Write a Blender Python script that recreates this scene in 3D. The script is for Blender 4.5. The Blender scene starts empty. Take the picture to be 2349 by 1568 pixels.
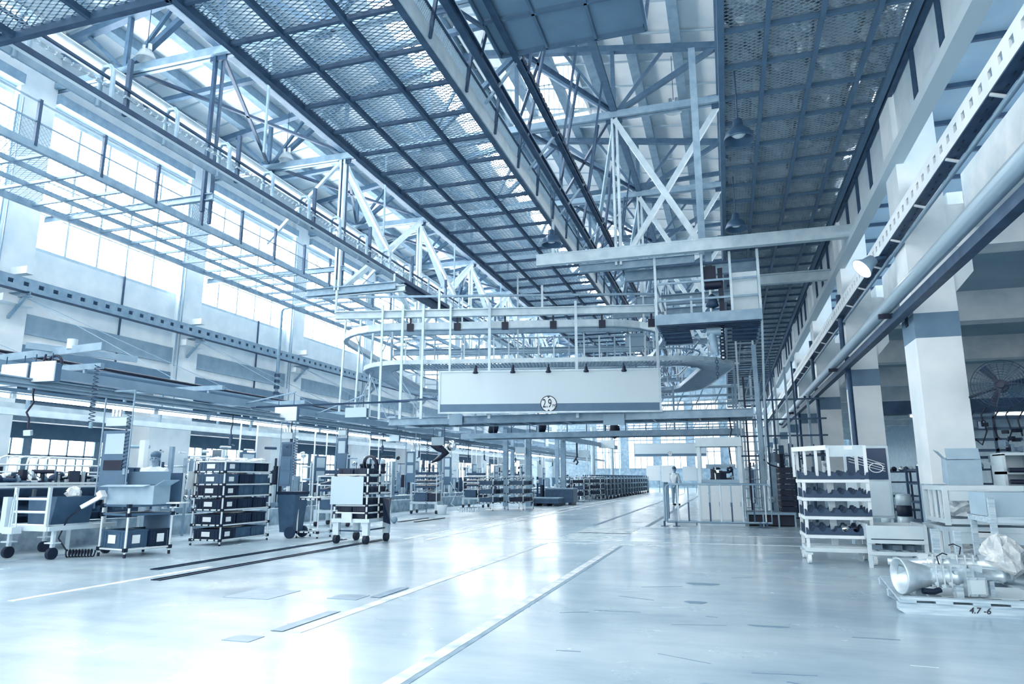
import bpy, math, random
from mathutils import Vector, Matrix, Euler
R = random.Random(7)
SC = bpy.context.scene
COL = SC.collection
PI = math.pi
# ---------------------------------------------------------------- camera
cam = bpy.data.cameras.new('camera'); cam_o = bpy.data.objects.new('camera', cam); COL.objects.link(cam_o)
cam.sensor_width = 36; cam.lens = 1574/2349*36; cam.clip_end = 400; cam.clip_start = .05
cam_o.location = (0, 0, 1.25)
cam_o.rotation_euler = (PI/2+math.atan(311/1574), 0, math.atan(497.5/math.hypot(1574, 311)))
SC.camera = cam_o
# ---------------------------------------------------------------- world, light, exposure
W = bpy.data.worlds.new('daylight'); SC.world = W; W.use_nodes = True
W.node_tree.nodes['Background'].inputs[0].default_value = (.97, .965, .93, 1)
W.node_tree.nodes['Background'].inputs[1].default_value = 2.5
vs = SC.view_settings; vs.view_transform = 'Standard'; vs.look = 'None'; vs.gamma = 1; vs.exposure = 0.45; vs.use_curve_mapping = False
cy = SC.cycles
cy.max_bounces = 7; cy.diffuse_bounces = 4; cy.glossy_bounces = 3; cy.transmission_bounces = 3; cy.transparent_max_bounces = 6
cy.sample_clamp_indirect = 8; cy.caustics_reflective = False; cy.caustics_refractive = False
cy.use_denoising = True; cy.use_adaptive_sampling = True; cy.adaptive_threshold = .02
PANE = 15.0      # daylight given off by the glazed wall and roof panes
def area(name, loc, rot, sx, sy, power, col=(.9, .96, 1)):
    l = bpy.data.lights.new(name, 'AREA'); l.shape = 'RECTANGLE'; l.size = sx; l.size_y = sy; l.energy = power; l.color = col
    o = bpy.data.objects.new(name, l); o.location = loc; o.rotation_euler = rot; COL.objects.link(o); return o
# ---------------------------------------------------------------- materials
STOPS = [(0, (5, 20, 44)), (.12, (26, 54, 84)), (.3, (74, 105, 133)), (.5, (118, 149, 173)), (.75, (184, 205, 217)), (1, (247, 250, 252))]
def lin(c): c /= 255; return c/12.92 if c <= .04045 else ((c+.055)/1.055)**2.4
def duo(t):
    for (a, ca), (b, cb) in zip(STOPS, STOPS[1:]):
        if t <= b:
            f = (t-a)/(b-a); return tuple(lin(x+(y-x)*f) for x, y in zip(ca, cb))+(1,)
    return (.9, .95, .98, 1)
MATS = {}
def mat(name, t, rough=.55, metal=0, amt=.0, scale=3, emit=0, bump=0, spec=.4, stretch=None, alpha=1):
    if name in MATS: return MATS[name]
    m = bpy.data.materials.new(name); m.use_nodes = True; N = m.node_tree.nodes; L = m.node_tree.links
    b = N['Principled BSDF']; c = duo(t) if not isinstance(t, tuple) else t
    b.inputs['Base Color'].default_value = c; b.inputs['Roughness'].default_value = rough; b.inputs['Metallic'].default_value = metal
    b.inputs['Specular IOR Level'].default_value = spec
    if alpha < 1: b.inputs['Alpha'].default_value = alpha
    if emit:
        b.inputs['Emission Color'].default_value = (.98, .97, .93, 1); b.inputs['Emission Strength'].default_value = emit
    if amt or bump:
        tc = N.new('ShaderNodeTexCoord'); n = N.new('ShaderNodeTexNoise'); n.inputs['Scale'].default_value = scale; n.inputs['Detail'].default_value = 5
        if stretch:
            mp = N.new('ShaderNodeMapping'); mp.inputs['Scale'].default_value = stretch
            L.new(tc.outputs['Object'], mp.inputs[0]); L.new(mp.outputs[0], n.inputs['Vector'])
        else: L.new(tc.outputs['Object'], n.inputs['Vector'])
        if amt:
            r = N.new('ShaderNodeValToRGB'); r.color_ramp.elements[0].position = .3; r.color_ramp.elements[1].position = .7
            r.color_ramp.elements[0].color = duo(max(0, t-amt)); r.color_ramp.elements[1].color = duo(min(1, t+amt*.6))
            L.new(n.outputs[0], r.inputs[0]); L.new(r.outputs[0], b.inputs['Base Color'])
        if bump:
            bp = N.new('ShaderNodeBump'); bp.inputs['Strength'].default_value = bump; bp.inputs['Distance'].default_value = .05
            L.new(n.outputs[0], bp.inputs['Height']); L.new(bp.outputs[0], b.inputs['Normal'])
    MATS[name] = m; return m
TRUSS = mat('truss_steel', .33, .5, .1, amt=.05, scale=4)
WHITE = mat('white_paint', .88, .6, amt=.06, scale=1.5)
CONC = mat('pale_concrete', .92, .7, amt=.08, scale=2)
SLAB = mat('roof_slab', .93, .8, amt=.07, scale=.7)
RIBM = mat('roof_rib', .56, .8, amt=.06)
BAND = mat('grey_band', .42, .6, amt=.04)
STEEL = mat('painted_steel', .55, .45, .15, amt=.06, scale=4)
LSTEEL = mat('pale_steel', .74, .4, .2, amt=.06, scale=4)
DSTEEL = mat('dark_steel', .2, .5, .2, amt=.05, scale=4)
NET = mat('expanded_metal', .55, .5, .2)
NETD = mat('dark_expanded_metal', .62, .5, .1)
BLACK = mat('black_plastic', .03, .5, amt=.02)
NAVY = mat('navy_plastic', .06, .45, amt=.03, scale=6)
CRATE = mat('grey_blue_plastic', .24, .45, amt=.03, scale=6)
PIPE = mat('ivory_tube', .85, .35)
CARD = mat('cardboard', .62, .8, amt=.03, scale=8)
PAPER = mat('paper', .9, .8)
SIGN = mat('sign_face', .7, .7)
BANNER = mat('banner_face', .8, .7)
CHROME = mat('bright_metal', .85, .25, .9, amt=.05)
ALU = mat('cast_aluminium', .8, .38, .55, amt=.08, scale=9)
WOOD = mat('grey_timber', .7, .8, amt=.12, scale=3, stretch=(1, 12, 12))
RUBBER = mat('rubber', .1, .7)
PLASTIC = mat('clear_plastic_bag', .9, .15, amt=.1, scale=12, bump=.8, alpha=.75)
GREY = mat('machine_grey', .78, .45, amt=.04)
TUBE = mat('lit_tube', .95, emit=14)
PANEM = mat('daylight_pane', .95, emit=PANE)
PANES = mat('annex_pane', .95, emit=4)
# ---------------------------------------------------------------- mesh builder
class G:
    def __init__(s): s.v = []; s.f = []; s.sm = []
    def add(s, vs, fs, smooth=False):
        n = len(s.v); s.v += [tuple(v) for v in vs]; s.f += [tuple(i+n for i in f) for f in fs]; s.sm += [smooth]*len(fs); return s
    def box(s, x0, x1, y0, y1, z0, z1):
        return s.add([(x0,y0,z0),(x1,y0,z0),(x1,y1,z0),(x0,y1,z0),(x0,y0,z1),(x1,y0,z1),(x1,y1,z1),(x0,y1,z1)],
                     [(0,3,2,1),(4,5,6,7),(0,1,5,4),(1,2,6,5),(2,3,7,6),(3,0,4,7)])
    def bc(s, c, d, rz=0, rx=0, ry=0):
        m = Matrix.Translation(c) @ Euler((rx, ry, rz)).to_matrix().to_4x4()
        h = [x/2 for x in d]
        vs = [m @ Vector((a*h[0], b*h[1], e*h[2])) for e in (-1, 1) for a, b in ((-1,-1),(1,-1),(1,1),(-1,1))]
        return s.add(vs, [(0,3,2,1),(4,5,6,7),(0,1,5,4),(1,2,6,5),(2,3,7,6),(3,0,4,7)])
    def bar(s, p, q, w, h=None, up=(0,0,1)):
        h = h or w; p = Vector(p); q = Vector(q); d = (q-p).normalized(); u = Vector(up)
        if abs(d.dot(u)) > .97: u = Vector((0,1,0))
        a = d.cross(u).normalized()*w/2; b = a.cross(d).normalized()*h/2
        return s.add([p-a-b, p+a-b, p+a+b, p-a+b, q-a-b, q+a-b, q+a+b, q-a+b], [(0,1,2,3),(7,6,5,4),(0,4,5,1),(1,5,6,2),(2,6,7,3),(3,7,4,0)])
    def ibeam(s, p, q, h, b, t=.02):
        p = Vector(p); q = Vector(q); z = Vector((0,0,h/2-t/2))
        s.bar(p+z, q+z, b, t); s.bar(p-z, q-z, b, t); return s.bar(p, q, t*.8, h-2*t)
    def tube(s, pts, r, n=8, closed=False):
        pts = [Vector(p) for p in pts]; k = len(pts); rs = r if isinstance(r, (list, tuple)) else [r]*k
        u = None; vs = []
        for i, p in enumerate(pts):
            d = (pts[(i+1) % k]-pts[i-1]) if closed else (pts[min(i+1, k-1)]-pts[max(i-1, 0)])
            d = d.normalized() if d.length else Vector((0,0,1))
            if u is None: u = d.orthogonal().normalized()
            else:
                u = u-d*u.dot(d); u = u.normalized() if u.length > 1e-6 else d.orthogonal().normalized()
            w = d.cross(u)
            vs += [p+(u*math.cos(2*PI*j/n)+w*math.sin(2*PI*j/n))*rs[i] for j in range(n)]
        fs = [(i*n+j, i*n+(j+1) % n, ((i+1) % k)*n+(j+1) % n, ((i+1) % k)*n+j) for i in range(k if closed else k-1) for j in range(n)]
        s.add(vs, fs, True)
        if not closed: s.add(vs[:n], [tuple(range(n))[::-1]]); s.add(vs[-n:], [tuple(range(n))])
        return s
    def cyl(s, p, q, r, r2=None, n=16): return s.tube([p, q], [r, r if r2 is None else r2], n)
    def lathe(s, prof, o=(0,0,0), ax=(0,0,1), n=24):
        ax = Vector(ax).normalized(); u = ax.orthogonal().normalized(); w = ax.cross(u); o = Vector(o); k = len(prof)
        vs = [o+ax*z+(u*math.cos(2*PI*j/n)+w*math.sin(2*PI*j/n))*r for r, z in prof for j in range(n)]
        return s.add(vs, [(i*n+j, i*n+(j+1) % n, (i+1)*n+(j+1) % n, (i+1)*n+j) for i in range(k-1) for j in range(n)], True)
    def ball(s, c, r, n=10, m=7, sc=(1,1,1)):
        c = Vector(c); vs = []; fs = []
        for i in range(m+1):
            a = PI*i/m
            vs += [c+Vector((r*sc[0]*math.sin(a)*math.cos(2*PI*j/n), r*sc[1]*math.sin(a)*math.sin(2*PI*j/n), r*sc[2]*math.cos(a))) for j in range(n)]
        fs = [(i*n+j, (i+1)*n+j, (i+1)*n+(j+1) % n, i*n+(j+1) % n) for i in range(m) for j in range(n)]
        return s.add(vs, fs, True)
    def poly(s, pts, d):
        n = len(pts); d = Vector(d); a = [Vector(p) for p in pts]
        return s.add(a+[p+d for p in a], [tuple(range(n))[::-1], tuple(range(n, 2*n))]+[(i, (i+1) % n, n+(i+1) % n, n+i) for i in range(n)])
    def coil(s, p, q, r, turns, wr=.01, k=10):
        p = Vector(p); q = Vector(q); d = q-p; u = d.orthogonal().normalized(); w = d.normalized().cross(u); m = int(turns*k)
        return s.tube([p+d*(i/m)+(u*math.cos(2*PI*i/k)+w*math.sin(2*PI*i/k))*r for i in range(m+1)], wr, 5)
    def net(s, x0, x1, y0, y1, z, pitch=.09, slope=.42, w=.017, h=.006, x_first=None):
        W_ = x1-x0; dy = W_*slope; y = y0-dy
        while y < y1:
            for sg in (1, -1):
                a = [x0, y, z]; b = [x1, y+dy, z]
                if sg < 0: a[1], b[1] = b[1], a[1]
                # clip to [y0, y1]
                if min(a[1], b[1]) < y0 or max(a[1], b[1]) > y1:
                    def cl(p, o):
                        yy = min(max(p[1], y0), y1)
                        f = (yy-p[1])/(o[1]-p[1]); return [p[0]+(o[0]-p[0])*f, yy, z]
                    a, b = cl(a, b), cl(b, a)
                if math.hypot(a[0]-b[0], a[1]-b[1]) > .05: s.bar(a, b, w, h)
            y += pitch
        return s
    def xf(s, loc=(0,0,0), rz=0, rx=0, ry=0):
        m = Matrix.Translation(loc) @ Euler((rx, ry, rz)).to_matrix().to_4x4(); s.v = [tuple(m @ Vector(v)) for v in s.v]; return s
    def build(s, name, m, parent=None, label=None, cat=None, group=None, kind=None):
        me = bpy.data.meshes.new(name)
        o = bpy.data.objects.new(name, me); COL.objects.link(o)
        off = Vector((0,0,0))
        if parent is not None:
            p = parent; 
            while p is not None: off = off+p.location; p = p.parent
            o.parent = parent
        elif s.v:
            xs, ys, zs = zip(*s.v); off = Vector(((min(xs)+max(xs))/2, (min(ys)+max(ys))/2, min(zs))); o.location = off
        me.from_pydata([(x-off.x, y-off.y, z-off.z) for x, y, z in s.v], [], s.f)
        me.polygons.foreach_set('use_smooth', s.sm); me.materials.append(m); me.update()
        return tag(o, label, cat, group, kind)
def tag(o, label=None, cat=None, group=None, kind=None):
    if label: o['label'] = label
    if cat: o['category'] = cat
    if group: o['group'] = group
    if kind: o['kind'] = kind
    return o
def thing(name, label, cat, loc=(0,0,0), group=None, kind=None):
    o = bpy.data.objects.new(name, None); COL.objects.link(o); o.location = loc; o.empty_display_size = .1
    return tag(o, label, cat, group, kind)
KIDS = {}
def kids(o): return [c for c in bpy.data.objects if c.parent == o]
def dup(root, loc, rz=0, label=None, group=None, sc=None):
    def cp(o, par):
        c = o.copy(); COL.objects.link(c); c.parent = par
        ks = KIDS.get(o.name)
        if ks is None: ks = KIDS[o.name] = kids(o)
        for k in ks: cp(k, c)
        return c
    r = cp(root, None); r.location = loc; r.rotation_euler = (0, 0, rz)
    if sc: r.scale = sc
    if label: r['label'] = label
    if group: r['group'] = group
    return r
def place(root, loc, rz=0): root.location = loc; root.rotation_euler = (0, 0, rz); return root
def S(g, name, m, parent=None): return g.build(name, m, parent, kind='structure')
ORD = ['nearest', 'second', 'third', 'fourth', 'fifth', 'sixth', 'seventh', 'eighth', 'ninth', 'tenth', 'eleventh', 'twelfth', 'thirteenth', 'fourteenth', 'fifteenth', 'sixteenth']
# ---------------------------------------------------------------- the setting: floor
fm = bpy.data.materials.new('painted_concrete_floor'); fm.use_nodes = True
N = fm.node_tree.nodes; L = fm.node_tree.links; b = N['Principled BSDF']
tc = N.new('ShaderNodeTexCoord')
def noise(scale, st, det=6, ro=.6):
    mp = N.new('ShaderNodeMapping'); mp.inputs['Scale'].default_value = st; L.new(tc.outputs['Object'], mp.inputs[0])
    n = N.new('ShaderNodeTexNoise'); n.inputs['Scale'].default_value = scale; n.inputs['Detail'].default_value = det; n.inputs['Roughness'].default_value = ro
    L.new(mp.outputs[0], n.inputs['Vector']); return n
def ramp(n, a, b_, ca, cb):
    r = N.new('ShaderNodeValToRGB'); r.color_ramp.elements[0].position = a; r.color_ramp.elements[1].position = b_
    r.color_ramp.elements[0].color = ca; r.color_ramp.elements[1].color = cb; L.new(n.outputs[0], r.inputs[0]); return r
def mix(mode, a, b_, f=1):
    m = N.new('ShaderNodeMixRGB'); m.blend_type = mode; m.inputs[0].default_value = f; L.new(a.outputs[0], m.inputs[1]); L.new(b_.outputs[0], m.inputs[2]); return m
c1 = ramp(noise(.55, (1, 1, 1)), .32, .68, duo(.64), duo(.78))
c2 = ramp(noise(1.3, (.35, 2.2, 1)), .35, .6, (.84, .87, .9, 1), (1, 1, 1, 1))          # tyre scuffs and worn streaks
c3 = ramp(noise(3.2, (.5, 1, 1), 8, .75), .22, .33, (.5, .56, .62, 1), (1, 1, 1, 1))    # small dark stains
cc = mix('MULTIPLY', mix('MULTIPLY', c1, c2), c3)
L.new(cc.outputs[0], b.inputs['Base Color'])
rr = ramp(noise(.9, (1, 1, 1)), .3, .7, (.16, .16, .16, 1), (.3, .3, .3, 1)); L.new(rr.outputs[0], b.inputs['Roughness'])
b.inputs['Specular IOR Level'].default_value = .42
bp = N.new('ShaderNodeBump'); bp.inputs['Strength'].default_value = .06; bp.inputs['Distance'].default_value = .02
L.new(noise(2.5, (1, 1, 1), 3).outputs[0], bp.inputs['Height']); L.new(bp.outputs[0], b.inputs['Normal'])
S(G().box(-26.3, 14, -6, 92, -.2, 0), 'floor', fm)
# worn painted lane lines, thin as paint
PAINT = mat('worn_white_line', .88, .5, amt=.2, scale=5)
SCR = mat('scratch_dark', .35, .6)
DULL = mat('worn_dull_line', .58, .5, amt=.1, scale=6)
PATCH = mat('floor_patch', .5, .4, amt=.06, scale=6)
g = G().box(-2.12, -2.01, 2, 13.3, 0, .003); S(g, 'floor_marking', PAINT)
g = G().box(-2.0, -1.96, 2, 13.3, 0, .003); S(g, 'floor_marking', DULL)
S(G().box(-3.55, -3.43, 5.2, 13.4, 0, .004), 'floor_marking', PAINT)
for y0, y1 in ((5.2, 6.1), (6.9, 7.6)): S(G().box(-3.72, -3.6, y0, y1, .004, .006), 'floor_marking', PATCH)
S(G().box(-6, 4, 14.2, 14.28, 0, .004), 'floor_marking', PAINT)
S(G().box(-3.4, -.9, 13.6, 13.66, 0, .004), 'floor_marking', PAINT)
S(G().box(-3.4, 3, 16.2, 16.24, 0, .004), 'floor_marking', PAINT)
g = G()
for k in range(11): g.box(-3.5, -2.2, 14.6+k*.32, 14.68+k*.32, 0, .004)
S(g, 'floor_marking', PAINT)
for x in (-2.1, -3.5): S(G().box(x-.06, x+.06, 18.6, 60, 0, .004), 'floor_marking', DULL)
for x, y0, y1 in ((-7.15, 5.6, 8.5), (-10.6, 4, 60), (-6.5, 13.4, 60), (-6.0, 13.4, 60)): S(G().box(x-.05, x+.05, y0, y1, 0, .004), 'floor_marking', PAINT if x > -8 else DULL)
for x, y, sx, sy in ((-4.95, 6.75, .55, .6), (-3.95, 6.85, .34, .3), (-3.75, 4.9, .25, .2)): S(G().bc((x, y, .002), (sx, sy, .004)), 'floor_marking', PATCH)
for x0, x1, y, w in ((-.25, .15, 4.55, .25), (-.55, -.2, 8.9, .12), (-.5, -.3, 7.6, .1), (.1, .4, 6.6, .05)):
    a = [(x0+(x1-x0)*(.5+.5*math.cos(t)*(1+.25*math.sin(3*t))), y+w*math.sin(t)*(1+.3*math.cos(2*t)), .001) for t in [k*.35 for k in range(18)]]
    S(G().poly(a, (0, 0, .002)), 'floor_marking', PATCH)
rs = random.Random(11)
for k in range(34):     # scratches and scuffs
    x, y, a, l = rs.uniform(-1.6, 2.6), rs.uniform(4.2, 16), rs.uniform(-.5, .5), rs.uniform(.08, .5)
    S(G().bar((x, y, .0005), (x+l*math.cos(a), y+l*math.sin(a), .0005), rs.uniform(.006, .02), .001), 'floor_marking', SCR if k % 3 else PAINT)
# ---------------------------------------------------------------- the setting: wall and columns on the window side
YS = [13.45+6.4*k for k in range(-2, 11)]        # grid lines (far edge of a column)
XW = -18.0
nwin = 0
for k, y in enumerate(YS):
    g = G().box(XW-.75, XW, y-1.05, y, 3.6, 14.2).box(XW-.75, XW+.02, y-1.85, y, -.1, 3.9).box(XW-.1, XW+.35, y-.95, y-.1, 5.75, 5.95)
    g.box(XW-.05, XW+.6, y-.62, y-.42, 6.55, 6.75)
    S(g, 'column', WHITE)
    S(G().box(XW-.78, XW+.03, y-1.86, y+.01, -.02, 1.25), 'column_band', BAND)
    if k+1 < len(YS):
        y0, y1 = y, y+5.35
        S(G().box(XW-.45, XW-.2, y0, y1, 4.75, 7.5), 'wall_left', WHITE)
        S(G().box(XW-.2, XW-.1, y0, y1, 5.1, 5.65), 'trim_left', mat('shaded_lintel', .6, .7, amt=.05))  # darker strip painting the soft shadow band along the wall
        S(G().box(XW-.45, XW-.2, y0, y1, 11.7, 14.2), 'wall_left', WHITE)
        S(G().box(XW-.3, XW+.15, y0, y1, 11.85, 12.15), 'trim_left', STEEL)
        S(G().box(XW-.5, XW-.1, y0, y1, 4.5, 4.8), 'trim_left', BAND)
        nwin += 1
        w = thing('window_%d' % nwin, None, None, (XW-.3, (y0+y1)/2, 7.5), kind='structure')
        f = G().box(XW-.36, XW-.22, y0, y1, 7.5, 7.6).box(XW-.36, XW-.22, y0, y1, 11.6, 11.7)
        for j in range(6): f.box(XW-.34, XW-.24, y0+(y1-y0)*j/5-.035, y0+(y1-y0)*j/5+.035, 7.6, 11.6)
        for z in (8.6, 9.6, 10.6): f.box(XW-.33, XW-.25, y0, y1, z-.025, z+.025)
        f.build('window_frame', LSTEEL, w)
        G().box(XW-.31, XW-.29, y0, y1, 7.55, 11.65).build('window_pane', PANEM, w)
# outer wall of the low side aisle with its strip of windows
XO = -26.0
S(G().box(XO-.3, XO, -3, 80, -.1, 1.0).box(XO-.3, XO, -3, 80, 2.75, 4.9), 'wall_outer', BAND)
for k in range(18):
    y0 = 4+k*3.2; nwin += 1
    w = thing('window_%d' % nwin, None, None, (XO-.1, y0+1.5, 1.0), kind='structure')
    f = G().box(XO-.15, XO, y0, y0+.35, 1.0, 2.75)
    for a, z0, z1 in ((.35, 1, 2.75), (1.15, 1, 2.75), (1.95, 1, 2.75), (.75, 1, 2.1), (1.55, 1, 2.1), (2.4, 1, 2.1), (2.75, 1, 2.75)): f.box(XO-.1, XO-.04, y0+a-.03, y0+a+.03, z0, z1)
    f.box(XO-.1, XO-.04, y0, y0+3.2, 2.07, 2.15)
    f.build('window_frame', STEEL, w)
    G().box(XO-.12, XO-.1, y0+.3, y0+3.2, 1.0, 2.75).build('window_pane', PANES, w)
S(G().box(XO-.3, XW-.3, -3, 80, 4.75, 4.95), 'ceiling_aisle', BAND)
for k, y in enumerate(YS):
    S(G().box(XO, XW-.7, y-1.1, y-.7, 4.1, 4.75), 'trim_aisle_beam', BAND)
S(G().box(XO+2, XO+2.5, -3, 80, 3.2, 3.9), 'trim_aisle_duct', STEEL)
# ---------------------------------------------------------------- roof: pitched ribbed slabs, ridge skylight
def zr(x): return 15.9-abs(x+7.6)*.16
g = G()
for x0, x1, ya, yb in ((-18.8, -9.75, -4, 92), (-8.3, -7.6, -4, 92), (-4.4, 3.9, -4, 92), (-7.6, -4.4, -4, 18.4), (-7.6, -4.4, 24.5, 37.6), (-7.6, -4.4, 43.7, 56.8), (-7.6, -4.4, 62.9, 92)):
    g.add([(x0,ya,zr(x0)),(x1,ya,zr(x1)),(x1,yb,zr(x1)),(x0,yb,zr(x0)),(x0,ya,zr(x0)+.2),(x1,ya,zr(x1)+.2),(x1,yb,zr(x1)+.2),(x0,yb,zr(x0)+.2)],
          [(0,3,2,1),(4,5,6,7),(0,1,5,4),(1,2,6,5),(2,3,7,6),(3,0,4,7)])
S(g, 'ceiling', SLAB)
for k in range(16):
    x = -18.2+k*1.45
    if -9.9 < x < -8.1: continue
    S(G().bar((x,-3,zr(x)-.16), (x,92,zr(x)-.16), .3, .32), 'ceiling_rib', RIBM)
JOINT = mat('slab_joint', .72, .8)
g = G()
for k in range(60):
    y = 1.5*k
    g.bar((-18.3, y, zr(-18.3)-.02), (-9.8, y, zr(-9.8)-.02), .05, .05).bar((-8.3, y, zr(-8.3)-.02), (3.5, y, zr(3.5)-.02), .05, .05)
S(g, 'ceiling_joint', JOINT)
w = thing('window_ridge_skylight', None, None, (-9.03, 40, 15.6), kind='structure')
f = G()
for k in range(60): f.box(-9.8, -8.25, 1.5*k-.04, 1.5*k+.04, 15.5, 15.62)
f.box(-9.8, -9.7, 0, 90, 15.45, 15.7).box(-8.35, -8.25, 0, 90, 15.45, 15.7)
f.build('window_frame', LSTEEL, w); G().box(-9.75, -8.3, 0, 90, 15.68, 15.7).build('window_pane', PANEM, w)
# glazed upstands of the roof lantern, facing the camera
for y in (24.4, 43.6, 62.8):
    w = thing('window_roof_lantern', None, None, (-6, y, 14.6), kind='structure')
    f = G().box(-7.6, -4.4, y-.06, y+.06, 15.3, 15.42).box(-7.6, -4.4, y-.06, y+.06, 17.5, 17.6).box(-7.6, -4.4, y-.05, y+.05, 16.7, 16.75)
    G().box(-7.7, -7.6, y-6, y, 15.5, 17.8).box(-4.4, -4.3, y-6, y, 15.2, 17.8).box(-7.7, -4.3, y-6, y+.1, 17.8, 17.95).build('lantern_wall', SLAB, w)
    for j in range(17): f.box(-7.6+j*.2-.015, -7.6+j*.2+.015, y-.05, y+.05, 15.3, 17.5)
    f.build('window_frame', LSTEEL, w); G().box(-7.5, -4.4, y+.06, y+.08, 15.2, 17.8).build('window_pane', mat('lantern_pane', .95, emit=4), w)
S(G().box(-26.3, 14, 91.8, 92, -.1, 16), 'wall_end', mat('end_wall', .6, .8, amt=.1))
for k in range(5):  # glowing panes put in to brighten the far end; no windows known there
    w = thing('window_end_%d' % (k+1), None, None, (-15+4.2*k, 91.7, 2.4), kind='structure'); x = -16.6+4.2*k; f = G()
    for j in range(5): f.box(x+.8*j-.05, x+.8*j+.05, 91.6, 91.7, 2.4, 11)
    for z in (2.4, 4.5, 6.6, 8.8, 11): f.box(x, x+3.2, 91.6, 91.7, z-.05, z+.05)
    f.build('window_frame', STEEL, w); G().box(x, x+3.2, 91.72, 91.74, 2.4, 11).build('window_pane', mat('end_pane', .95, emit=1.7), w)
# ---------------------------------------------------------------- columns, beams and side roof on the other side
XC = 3.1
for k, y in enumerate(YS):
    y0 = y-.8
    g = G().box(XC, XC+.66, y0, y, -.1, 13.4)
    g.poly([(XC+.66, y0+.08, 5.05), (XC+.98, y0+.08, 5.05), (XC+.98, y0+.08, 4.62), (XC+.66, y0+.08, 4.25)], (0, .6, 0))
    S(g, 'column', WHITE)
    S(G().box(XC-.004, XC+.664, y0-.004, y+.004, 3.52, 3.94), 'column_band', BAND)
    S(G().box(XC-.004, XC+.664, y0-.004, y+.004, -.01, 1.15), 'column_band', mat('worn_dado', .62, .6, amt=.12, scale=4))
    S(G().box(XC+.66, 13, y0+.05, y0+.6, 5.05, 5.8), 'trim_aisle_beam', CONC)
    S(G().box(XC+.95, XC+1.2, y, y+5.6, 5.35, 6.3), 'trim_beam', CONC)
    for j in range(4):
        yy = y0+.8+1.4*j
        S(G().box(XC+.08, XC+.13, yy, yy+1.36, 6.85, 7.95), 'wall_upper_panel', mat('frosted_panel', .8, .5, amt=.1, scale=1.2))
        S(G().box(XC+.02, XC+.12, yy-.03, yy+.03, 6.7, 8.0), 'trim_mullion', DSTEEL)
    S(G().box(XC-.02, XC+.06, y0, y0+6.4, 7.9, 8.1), 'trim_upper', DSTEEL)
S(G().box(XC+.3, 14, -3, 90, 8.45, 8.6), 'ceiling_side', mat('side_roof_slab', .62, .8, amt=.05, scale=.8))
g = G()
for k in range(60): g.box(XC+.3, 14, 1.5*k, 1.5*k+.07, 8.36, 8.46)
S(g, 'ceiling_side_joint', DSTEEL)
S(G().box(XC+1.2, 14, -3, 90, 5.8, 5.95), 'ceiling_aisle', mat('aisle_soffit', .66, .8, amt=.05, scale=.8))
S(G().box(13.8, 14, -3, 92, -.1, 6.1).box(13.8, 14, -3, 92, 8.3, 8.6), 'wall_right', mat('aisle_wall', .7, .8, amt=.05))
for k, (z0, z1, e) in enumerate(((6.1, 8.3, 12),)):  # made-up glazed strip, added to throw fill light on the column side
    w = thing('window_side_%d' % (k+1), None, None, (13.9, 40, z0), kind='structure')
    f = G()
    for j in range(64): f.box(13.82, 13.9, -3+1.5*j-.05, -3+1.5*j+.05, z0, z1)
    f.build('window_frame', STEEL, w); G().box(13.9, 13.92, -3, 92, z0, z1).build('window_pane', mat('side_pane_%d' % k, .95, emit=e), w)
S(G().box(4.4, 13.8, 23, 23.4, 3.1, 3.5), 'trim_aisle_duct', DSTEEL)
# ---------------------------------------------------------------- roof trusses
PX = [-18.75+3.19*i for i in range(8)]
for k, y in enumerate(YS[2:]):
    y -= .0
    if k > 9: break
    t = thing('roof_truss', 'steel roof truss crossing the hall, %s from the camera' % ORD[k], 'roof truss', (-7.6, y, 12.3), kind='structure')
    G().bar((PX[0], y-.08, 12.4), (PX[-1], y-.08, 12.4), .1, .22).bar((PX[0], y+.08, 12.4), (PX[-1], y+.08, 12.4), .1, .22).build('bottom_chord', STEEL, t)
    g = G()
    for i in range(7):
        a, b_ = PX[i], PX[i+1]
        m_ = -7.6
        if a < m_ < b_: g.bar((a, y, zr(a)-.42), (m_, y, zr(m_)-.42), .2).bar((m_, y, zr(m_)-.42), (b_, y, zr(b_)-.42), .2)
        else: g.bar((a, y, zr(a)-.42), (b_, y, zr(b_)-.42), .2)
    g.build('top_chord', TRUSS, t)
    for i, x in enumerate(PX):
        G().bar((x, y, 12.4), (x, y, zr(x)-.4), .12).build('post', TRUSS, t)
        if i < 7:
            a, b_ = (x, PX[i+1]) if i % 2 else (PX[i+1], x)
            G().bar((a, y, 12.45), (b_, y, zr(b_)-.45), .15).build('diagonal', TRUSS, t)
            xm = (x+PX[i+1])/2
            G().bar((a, y+.05, 12.45), (xm, y+.05, zr(xm)-.45), .09).build('sub_diagonal', TRUSS, t)
    g = G()
    for x in PX: g.bc((x, y, 12.36), (.5, .06, .42))
    g.build('gusset_plate', DSTEEL, t)
# stringers and wind bracing between trusses
for x, z, h, m_ in ((-18.6, 12.25, .35, STEEL), (-15.55, 12.1, .38, DSTEEL), (-12.36, 12.55, .08, TRUSS), (-2.79, 12.55, .14, TRUSS), (.4, 12.55, .14, TRUSS)):
    S(G().ibeam((x, 2, z), (x, 78, z), h, .2, .03), 'trim_stringer', m_)
S(G().ibeam((-15.3, 2, 12.0), (-15.3, 78, 12.0), .2, .2, .03), 'trim_stringer', WHITE)
for k in range(7):
    y = YS[2+k]
    t = thing('wind_bracing', 'crossed steel bracing between roof trusses %s bay from the camera' % ORD[k], 'bracing', (-7, y+3, 12.4), kind='structure')
    for a, b_ in ((1, 2), (2, 1), (4, 5), (5, 4), (6, 7), (7, 6)): G().bar((PX[a], y, 12.55), (PX[b_], y+6.4, 12.55), .09).build('brace', DSTEEL, t)
    G().bar((PX[0], y+3.2, zr(PX[0])-.5), (PX[7], y+3.2, zr(-4)-.9), .16).build('strut', TRUSS, t)
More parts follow.
